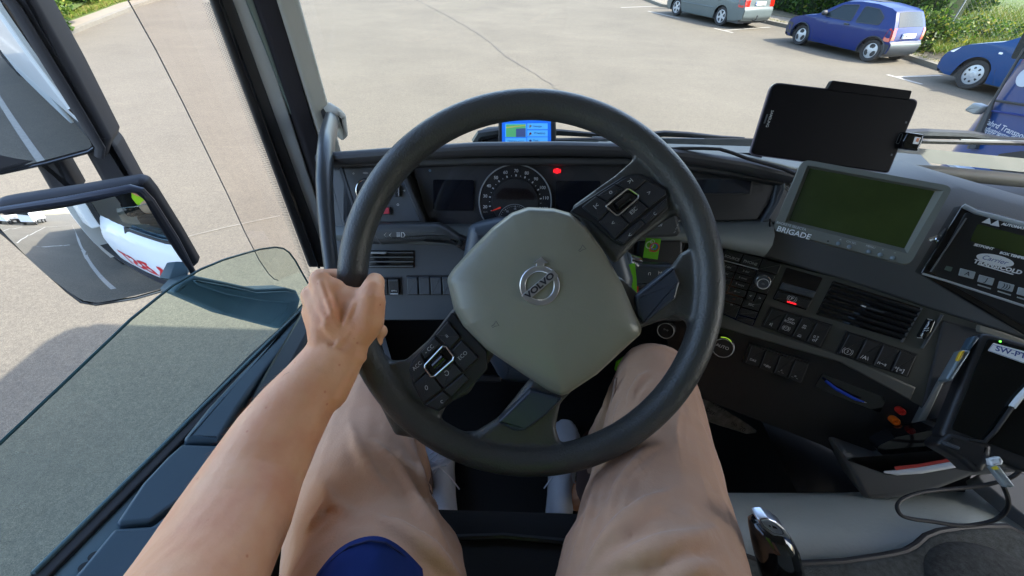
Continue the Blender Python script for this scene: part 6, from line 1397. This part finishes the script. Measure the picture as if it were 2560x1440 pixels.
b = MB(); b.tube([D(1540, 945, .622), D(1532, 1000, .605), D(1526, 1050, .58), D(1512, 1110, .56)], .0025, 6); b.build('trouser_seam', mat('seam', (.30, .20, .15), .9), tr_)
M_hem = mat('brown_hem', (.16, .095, .08), .9, bump=(900, .5, .0004))
for S_ in (SL, SR):
    b = MB(); p, r = S_[2]; q, s_ = S_[3]; d_ = (q-p).normalized(); b.tube([p-d_*.05, p, q, q+d_*.02], [r*1.0, r*1.02, s_*1.0, s_*.98], 20, cap=False); b.build('trouser_hem', M_hem, tr_)

# shirt hem and vest
M_sh = mat('navy_cotton', (.014, .028, .125), .9, spec=.1, bump=(11, 1.0, .02), noise=(8, .15))
hem = [(745, 1500, .345), (785, 1444, .330), (828, 1385, .318), (872, 1352, .314), (925, 1337, .312), (965, 1342, .313), (1003, 1366, .318), (1042, 1404, .330), (1075, 1444, .345), (1110, 1500, .36)]
b = MB(); rg = []
for i, (u, v, d) in enumerate(hem):
    f = i/(len(hem)-1); P0 = D(u, v, d-.004); P3 = C3(-.15+.22*f, -.20, -.42)
    rg.append([P0, P0.lerp(P3, .06)-Fv*.006+Uv*.002, P0.lerp(P3, .3)-Fv*.010, P0.lerp(P3, .65)-Fv*.01, P3])
b.loft(rg, False, False); sh = b.build('shirt_hem', M_sh, body, ang=80); q = sh.modifiers.new('s', 'SUBSURF'); q.levels = q.render_levels = 2; q = sh.modifiers.new('t', 'SOLIDIFY'); q.thickness = .0025; q.offset = -1
b = MB(); 
pts = [D(u+ (915-u)*.04, v+14, d-.0075) for u, v, d in hem]; b.tube(pts, .0009, 5); b.build('hem_stitching', mat('stitch', (.006, .012, .07), .9), sh)
b = MB(); b.ball(C3(0, -.30, -.36), .19, .125, .25); caps(b, [(C3(-.19, -.28, -.22), .075), (C3(.19, -.28, -.22), .075)]); o = b.build('shirt', M_sh, body); remesh(o, .008, 3)
b = MB(); b.ball(C3(0, -.30, -.35), .197, .135, .235); o = b.build('safety_vest', mat('vest_lime', (.42, .75, .02), .8), body); remesh(o, .008, 3)
b = MB(); b.ball(C3(0, -.415, .03), .082, .10, .105); o = b.build('hair', mat('hair', (.05, .03, .02), .7), body)
# shoes: sole, upper, laces
M_shoe = mat('white_canvas', (.78, .80, .86), .8, bump=(900, .5, .0004), noise=(12, .08)); M_sole = mat('white_sole', (.62, .62, .62), .6)
def shoe(toe, heel):
    T = G(*toe, Z-1.10) if False else CAM+ray(*toe)*((-1.10)/ray(*toe).z); H = CAM+ray(*heel)*((-1.10)/ray(*heel).z)
    d_ = (T-H); d_.z = 0; d_.normalize(); T = H+d_*.285; s_ = Vector((-d_.y, d_.x, 0)); up = Vector((0, 0, 1))
    out = [(0, .026), (.02, .034), (.07, .034), (.14, .038), (.20, .047), (.245, .043), (.275, .028), (.288, .008)]
    b = MB(); rg = []
    poly = [H+d_*x+s_*w_ for x, w_ in out]+[H+d_*x-s_*w_ for x, w_ in out[::-1]]
    b.loft([[p for p in poly], [p+up*.022 for p in poly]]); b.build('shoe_sole', M_sole, body, bevel=.004)
    b = MB(); prof = [(.004, .03, .085), (.03, .033, .09), (.075, .033, .088), (.12, .034, .075), (.17, .040, .060), (.22, .043, .048), (.26, .036, .040), (.283, .018, .030)]; rg = []
    for x, w_, h_ in prof: rg.append([H+d_*x+s_*(w_*cos(a))*(1 if sin(a) > -.1 else 1)+up*(.018+max(0, sin(a))**.8*(h_-.02)) for a in [pi*k/12 for k in range(13)]]+[H+d_*x-s_*w_*.9+up*.016, H+d_*x+s_*w_*.9+up*.016])
    b.loft(rg); up_ = b.build('shoe_upper', M_shoe, body, ang=60)
    b = MB()
    for k in range(5):
        x = .115+k*.018; h_ = .082-k*.007; b.tube([H+d_*x+s_*.022+up*(h_-.006), H+d_*(x+.006)+up*(h_+.004), H+d_*(x+.012)-s_*.022+up*(h_-.008)], .0022, 6)
    for sg in (1, -1): b.tube([H+d_*.12+up*.083, H+d_*.115+s_*sg*.02+up*.09, H+d_*.13+s_*sg*.035+up*.075, H+d_*.15+s_*sg*.028+up*.07, H+d_*.125+up*.082], .002, 6); b.tube([H+d_*.12+up*.083, H+d_*.09+s_*sg*.03+up*.06, H+d_*.07+s_*sg*.045+up*.04], .0018, 6)
    b.build('laces', mat('laces', (.9, .9, .95), .8), up_)
shoe((1098, 1133), (1114, 1322)); shoe((1412, 1085), (1394, 1318))
# ================================================================== SEATS, CONSOLE, LOOSE THINGS
st = thing('driver_seat', C3(0.02, -.1, -.7), 'black fabric driver seat visible between the thighs', 'seat')
b = MB(); b.plate(PL(C3(.02, 0, -.60), (1, 0, 0), (0, 1, 0)), [(-.24, -.45), (.24, -.45), (.24, .185), (.20, .216), (-.20, .216), (-.24, .185)], -.12, .0, .05, .03); b.build('cushion', M_fabric, st)
b = MB(); b.tube([C3(-.2, .165, -.597), C3(0, .175, -.595), C3(.2, .165, -.597)], .004, 6); b.build('seam', M_black, st)
b = MB(); b.box(C3(.02, -.60, -.25), .5, .14, .75); b.build('backrest', M_fabric, st, bevel=.05)
b = MB(); b.box(C3(.02, -.12, -.90), .40, .45, .38); b.build('base', M_black, st, bevel=.02)
# firewall and pedals
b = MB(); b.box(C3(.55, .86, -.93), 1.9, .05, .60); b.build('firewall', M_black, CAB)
pdl = thing('pedals', C3(.05, .72, -1.0), 'dark pedals in the shadow under the steering column', 'pedals')
for x in (-.06, .14):
    b = MB(); b.box(C3(x, .70, -.98), .08, .02, .16, (Vector((1, 0, 0)), Vector((0, .8, .6)), Vector((0, -.6, .8)))); b.build('pedal', M_black, pdl, bevel=.005)
# floor console between the seats
M_vin = mat('console_vinyl', (.30, .345, .345), .38, spec=.6, bump=(160, .55, .0012), noise=(6, .06)); M_tw = mat('passenger_fabric', (.055, .062, .060), .95, bump=(700, .9, .0015), noise=(160, .45))
def at_z(u, v, z): r = ray(u, v); return CAM+r*(z/r.z)
HZ = PL(C3(.5, .2, -.66), (1, 0, 0), (0, 1, 0))
cs = thing('floor_console', C3(.55, .2, -.7), 'pale grey vinyl engine cover between the driver and the passenger seat', 'console')
b = MB(); rg = []
for i in range(17):
    u = 1690+i*75; top_ = at_z(u, 1205-max(0, u-2150)*.10, -.74); mid = at_z(u, 1268-max(0, u-2250)*.12, -.67); low = at_z(u, 1340, -.655); bot_ = at_z(u, 1500, -.66)
    rg.append([top_+Vector((0, .03, -.3)), top_, mid, low, bot_, bot_+Vector((0, 0, -.3))])
b.loft(rg); o = b.build('vinyl_cover', M_vin, cs, ang=80)
q = o.modifiers.new('s', 'SUBSURF'); q.levels = q.render_levels = 2
b = MB(); b.pxplate(PL(C3(.5, .2, -.645), (1, 0, 0), (0, 1, 0)), [(2430, 1190), (2470, 1180), (2700, 1200), (2800, 1500), (2620, 1345)], -.02, .004, .01, .003); b.build('side_panel', M_char, cs)
ps = thing('passenger_seat', C3(.7, .0, -.65), 'speckled dark seat with black piping at the lower right corner', 'seat')
pip = [(1700, 1345), (1780, 1362), (1850, 1386), (1894, 1401), (1950, 1408), (2006, 1409), (2108, 1404), (2210, 1389), (2262, 1378), (2290, 1362), (2313, 1341), (2347, 1328), (2400, 1320), (2449, 1316), (2517, 1316), (2560, 1338), (2640, 1390)]
SPH = PL(C3(.6, 0, -.635), (1, 0, 0), (0, 1, 0)); b = MB(); b.pxplate(SPH, pip+[(2760, 1700), (1650, 1700)], -.05, .006, 0, .008); b.build('cushion', M_tw, ps)
pp_ = [SPH.hit(u, v, .002) for u, v in pip]; b = MB(); b.tube(pp_, .0042, 8); b.build('piping', M_rubber, ps)
pts2 = [(2300, 1440), (2318, 1400), (2345, 1372), (2400, 1352), (2470, 1344), (2520, 1352), (2570, 1385), (2620, 1440), (2640, 1560), (2280, 1560)]
b = MB(); q = SPH.hit(2470, 1470, .0); b.ball(q, .085, .055, .022, nu=28, nv=16); b.build('seat_bolster', mat('bolster_fabric', (.045, .049, .047), .95, bump=(700, .9, .0015), noise=(160, .5)), ps)
# gear lever
gl = thing('gear_lever', D(1940, 1400, .40), 'glossy black gear lever with a silver top plate beside the right thigh', 'gear lever')
b = MB(); rg = []
for (lu, lv), (ru, rv), d, fl in (((1896, 1290), (1912, 1289), .395, .6), ((1880, 1293), (1934, 1297), .394, .75), ((1874, 1302), (1956, 1315), .392, .85), ((1877, 1325), (1975, 1340), .390, .9), ((1883, 1358), (1989, 1368), .392, .9), ((1893, 1400), (2000, 1405), .398, .9), ((1904, 1440), (2005, 1440), .405, .9), ((1930, 1540), (2015, 1535), .43, .85), ((1950, 1640), (2010, 1640), .47, .8)):
    A = D(lu, lv, d); C = D(ru, rv, d); c = (A+C)/2; s_ = (C-A)/2; n_ = -Fv*s_.length*fl
    rg.append([c+s_*cos(a)+n_*sin(a) for a in [2*pi*k/24 for k in range(24)]])
b.loft(rg); o = b.build('knob', M_gloss, gl, ang=80)
KP = PL(D(1935, 1318, .376), Rv, Uv*.9-Fv*.35); b = MB(); b.pxplate(KP, [(1888, 1293), (1916, 1291), (1938, 1300), (1959, 1318), (1975, 1342), (1967, 1349), (1938, 1342), (1904, 1316)], -.010, .0025, .004, .002); tp_ = b.build('top_plate', mat('satin_silver', (.62, .64, .68), .28, .9), gl)
b = MB(); q = [KP.p2(u, v, .003) for u, v in ((1899, 1297), (1918, 1296), (1952, 1321), (1962, 1338), (1936, 1334), (1910, 1316))]; b.tube([KP.p3(x, y, .0028) for x, y in roundpoly(q, .002, 3)], .0003, 4, closed=True); b.build('button_outline', M_ink, tp_)
b = MB(); b.pxplate(KP, [(1926, 1307), (1936, 1311), (1940, 1316), (1928, 1313)], .002, .003); b.pxplate(KP, [(1918, 1306), (1922, 1308), (1922, 1311), (1918, 1309)], .002, .003); b.build('plate_symbol', M_ink, tp_, smooth=False)
# storage tray with white rim
ty = thing('storage_tray', ST.hit(2400, 1170, .02), 'dark storage tray with a white and red rim under the handheld computer', 'tray')
TR = PL(D(2400, 1160, .62), (.86, -.42, .05), (.15, .6, .9))
b = MB(); b.pxplate(TR, [(2100, 1130), (2230, 1178), (2407, 1158), (2546, 1120), (2620, 1085), (2640, 1180), (2435, 1196), (2330, 1236), (2235, 1252), (2165, 1254)], -.10, -.003, .008, .008); b.build('tray_body', M_char, ty)
b = MB(); b.pxplate(TR, [(2240, 1160), (2400, 1140), (2540, 1090), (2548, 1060), (2520, 1050), (2250, 1100), (2190, 1130)], -.05, -.012, .01); b.build('tray_inside', M_gloss, ty)
M_wr = mat('rim_white', (.78, .80, .80), .25); rim_px = [(2210, 1180), (2240, 1182), (2300, 1176), (2407, 1157), (2486, 1138), (2540, 1119), (2556, 1106), (2557, 1092), (2547, 1066)]
b = MB(); b.tube([TR.hit(u, v, .001) for u, v in rim_px], [.0016, .004, .0048, .0048, .0048, .0048, .0046, .0044, .0036], 10); b.build('white_rim', M_wr, ty)
b = MB(); b.tube([TR.hit(u-3, v-11, -.002) for u, v in rim_px[1:]], .0032, 8); b.build('red_lining', mat('lining_red', (.60, .07, .05), .4), ty)
# handheld computer in its holder
HP_ = quad_plane([(2452, 826), (2700, 895), (2590, 1190), (2345, 1094)], .52)
pda = thing('handheld_computer', HP_.hit(2450, 980, 0), 'black handheld computer with a white code label clamped in a holder', 'handheld computer')
b = MB(); b.pxplate(HP_, [(2452, 826), (2700, 895), (2590, 1190), (2345, 1094)], -.022, .0, .010, .006); b.build('case', M_black, pda)
b = MB(); b.pxplate(HP_, [(2470, 845), (2690, 905), (2580, 1150), (2375, 1072)], -.001, .0012, .004, .0006); b.build('screen', mat('screen_glass', (.004, .005, .005), .12, spec=.35), pda)
lb = MB(); lb.pxplate(HP_, [(2481, 858), (2610, 893), (2600, 924), (2468, 877)], .001, .0022, .001); lbo = lb.build('code_label', M_plate, pda)
LBP = HP_; q0 = HP_.p2(2481, 858, .002); q1 = HP_.p2(2610, 893, .002); q2 = HP_.p2(2468, 877, .002); ang_ = atan2(q1[1]-q0[1], q1[0]-q0[0])
lb = MB(); q = HP_.p2(2485, 871, .002); put_text(lb, HP_, 'SW-PT 1803', q[0]+.001, q[1]+.0005, .0092, .0026, rot=ang_, align='LEFT', bold=.0002); lb.build('label_text', mat('label_ink', (.04, .06, .22), .5), lbo, smooth=False)
lb = MB(); lb.tube([HP_.hit(u, v, .0024) for u, v in ((2482, 861), (2604, 895), (2597, 920), (2472, 876))], .0003, 4, closed=True); lb.build('label_frame', bpy.data.materials['label_ink'], lbo)
b = MB(); q = HP_.p2(2499, 854); b.disc(HP_.p3(q[0], q[1], .001), HP_.n, .0011, .0006, 8); b.build('status_led', mat('led_green', (.1, .8, .05), .4, emit=(.1, .9, .05, 1)), pda)
b = MB(); b.pxplate(HP_, [(2398, 876), (2422, 878), (2375, 952), (2366, 955), (2356, 948)], -.012, .008, .002, .003); cl_ = b.build('side_clamp', mat('clamp_silver', (.22, .27, .30), .35, .4), pda)
b = MB(); b.pxplate(HP_, [(2394, 880), (2404, 879), (2388, 906), (2382, 904)], .004, .010, .002, .001); b.build('clamp_button', mat('clamp_yellow', (.8, .5, .03), .4), cl_)
b = MB(); b.pxplate(HP_, [(2428, 840), (2446, 845), (2420, 878), (2408, 876)], -.010, .006, .003, .003); b.build('clamp_tip', M_blueg, pda)
b = MB(); b.tube([HP_.hit(2600, 940, .006), HP_.hit(2548, 995, .006), HP_.hit(2530, 1018, .006)], .0032, 8); b.build('right_clamp', M_wr, pda)
b = MB(); b.tube([HP_.hit(2530, 1018, .006), HP_.hit(2490, 1075, .006), HP_.hit(2462, 1105, .004), HP_.hit(2420, 1100, .002)], .0022, 8); b.build('bezel_edge', M_black, pda)
b = MB(); b.pxplate(HP_, [(2370, 1080), (2480, 1112), (2475, 1145), (2455, 1180), (2432, 1182), (2395, 1148), (2330, 1110)], -.03, .004, .006, .006); b.build('cradle_foot', M_black, pda)
b = MB(); b.pxplate(HP_, [(2345, 1100), (2365, 1106), (2395, 1118), (2390, 1124), (2355, 1112)], -.0, .007, .001, .001); b.build('cradle_latch', M_midd, pda)
b = MB(); b.pxplate(HP_, [(2459, 1146), (2488, 1140), (2497, 1152), (2494, 1160), (2468, 1164)], .0, .010, .001, .002); b.build('usb_socket', M_wr, pda)
ck = thing('charging_cable', HP_.hit(2480, 1190, .02), 'black cable looping over the pale console from the handheld computer', 'cable')
b = MB(); b.pxplate(HP_, [(2459, 1166), (2472, 1161), (2482, 1163), (2519, 1212), (2512, 1215), (2494, 1214)], .006, .014, .001, .002); b.build('plug', mat('plug_silver', (.40, .44, .44), .3, .4), ck)
b = MB(); b.pxplate(HP_, [(2460, 1167), (2472, 1161.5), (2479, 1170), (2466, 1172)], .013, .0152, .0005); b.build('plug_mark', mat('plug_yellow', (.75, .6, .05), .4), ck)
cp_ = [(2508, 1214, .50), (2520, 1246, .515), (2517, 1273, .525), (2493, 1297, .533), (2449, 1310, .54), (2398, 1314, .543), (2330, 1304, .548), (2285, 1298, .55), (2256, 1290, .552), (2244, 1274, .555), (2246, 1258, .56), (2265, 1243, .565), (2313, 1229, .57), (2381, 1222, .57), (2449, 1215, .565), (2517, 1198, .555), (2548, 1178, .55), (2558, 1150, .55), (2570, 1120, .56)]
Pq = [D(*c) for c in cp_]; pts3 = []
for i in range(len(Pq)-1):
    a0, a1, a2, a3 = Pq[max(i-1, 0)], Pq[i], Pq[i+1], Pq[min(i+2, len(Pq)-1)]
    for k in range(4):
        t_ = k/4; pts3.append(.5*((2*a1)+(a2-a0)*t_+(2*a0-5*a1+4*a2-a3)*t_*t_+(3*a1-a0-3*a2+a3)*t_**3))
b = MB(); b.tube(pts3, .0026, 8); b.build('cord', M_rubber, ck)
# folded paper in the footwell, side of the stack
npz = thing('newspaper', D(1820, 1045, .86), 'folded printed paper lying in the dark footwell right of the knee', 'newspaper')
NW = PL(D(1820, 1045, .86), (.9, -.35, -.1), (.2, .7, .7)); b = MB(); b.pxplate(NW, [(1735, 985), (1760, 992), (1868, 1058), (1893, 1077), (1890, 1084), (1866, 1086), (1790, 1062), (1735, 1040)], -.01, .0, .003, .003); b.build('sheet', mat('newsprint', (.22, .22, .20), .8, noise=(60, .5)), npz)
b = MB()
for i, (t_, u, v) in enumerate((('a5m 5311', 1790, 1010), ('DEF', 1776, 1030), ('no. 20', 1846, 1066))):
    q = NW.p2(u, v, .001); put_text(b, NW, t_, q[0], q[1], .012, .001, rot=-.25)
b.build('print', M_ink, npz, smooth=False)
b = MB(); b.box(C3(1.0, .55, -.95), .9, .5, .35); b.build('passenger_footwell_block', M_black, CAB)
for o in bpy.data.objects:
    if '_o' in o.keys(): del o['_o']
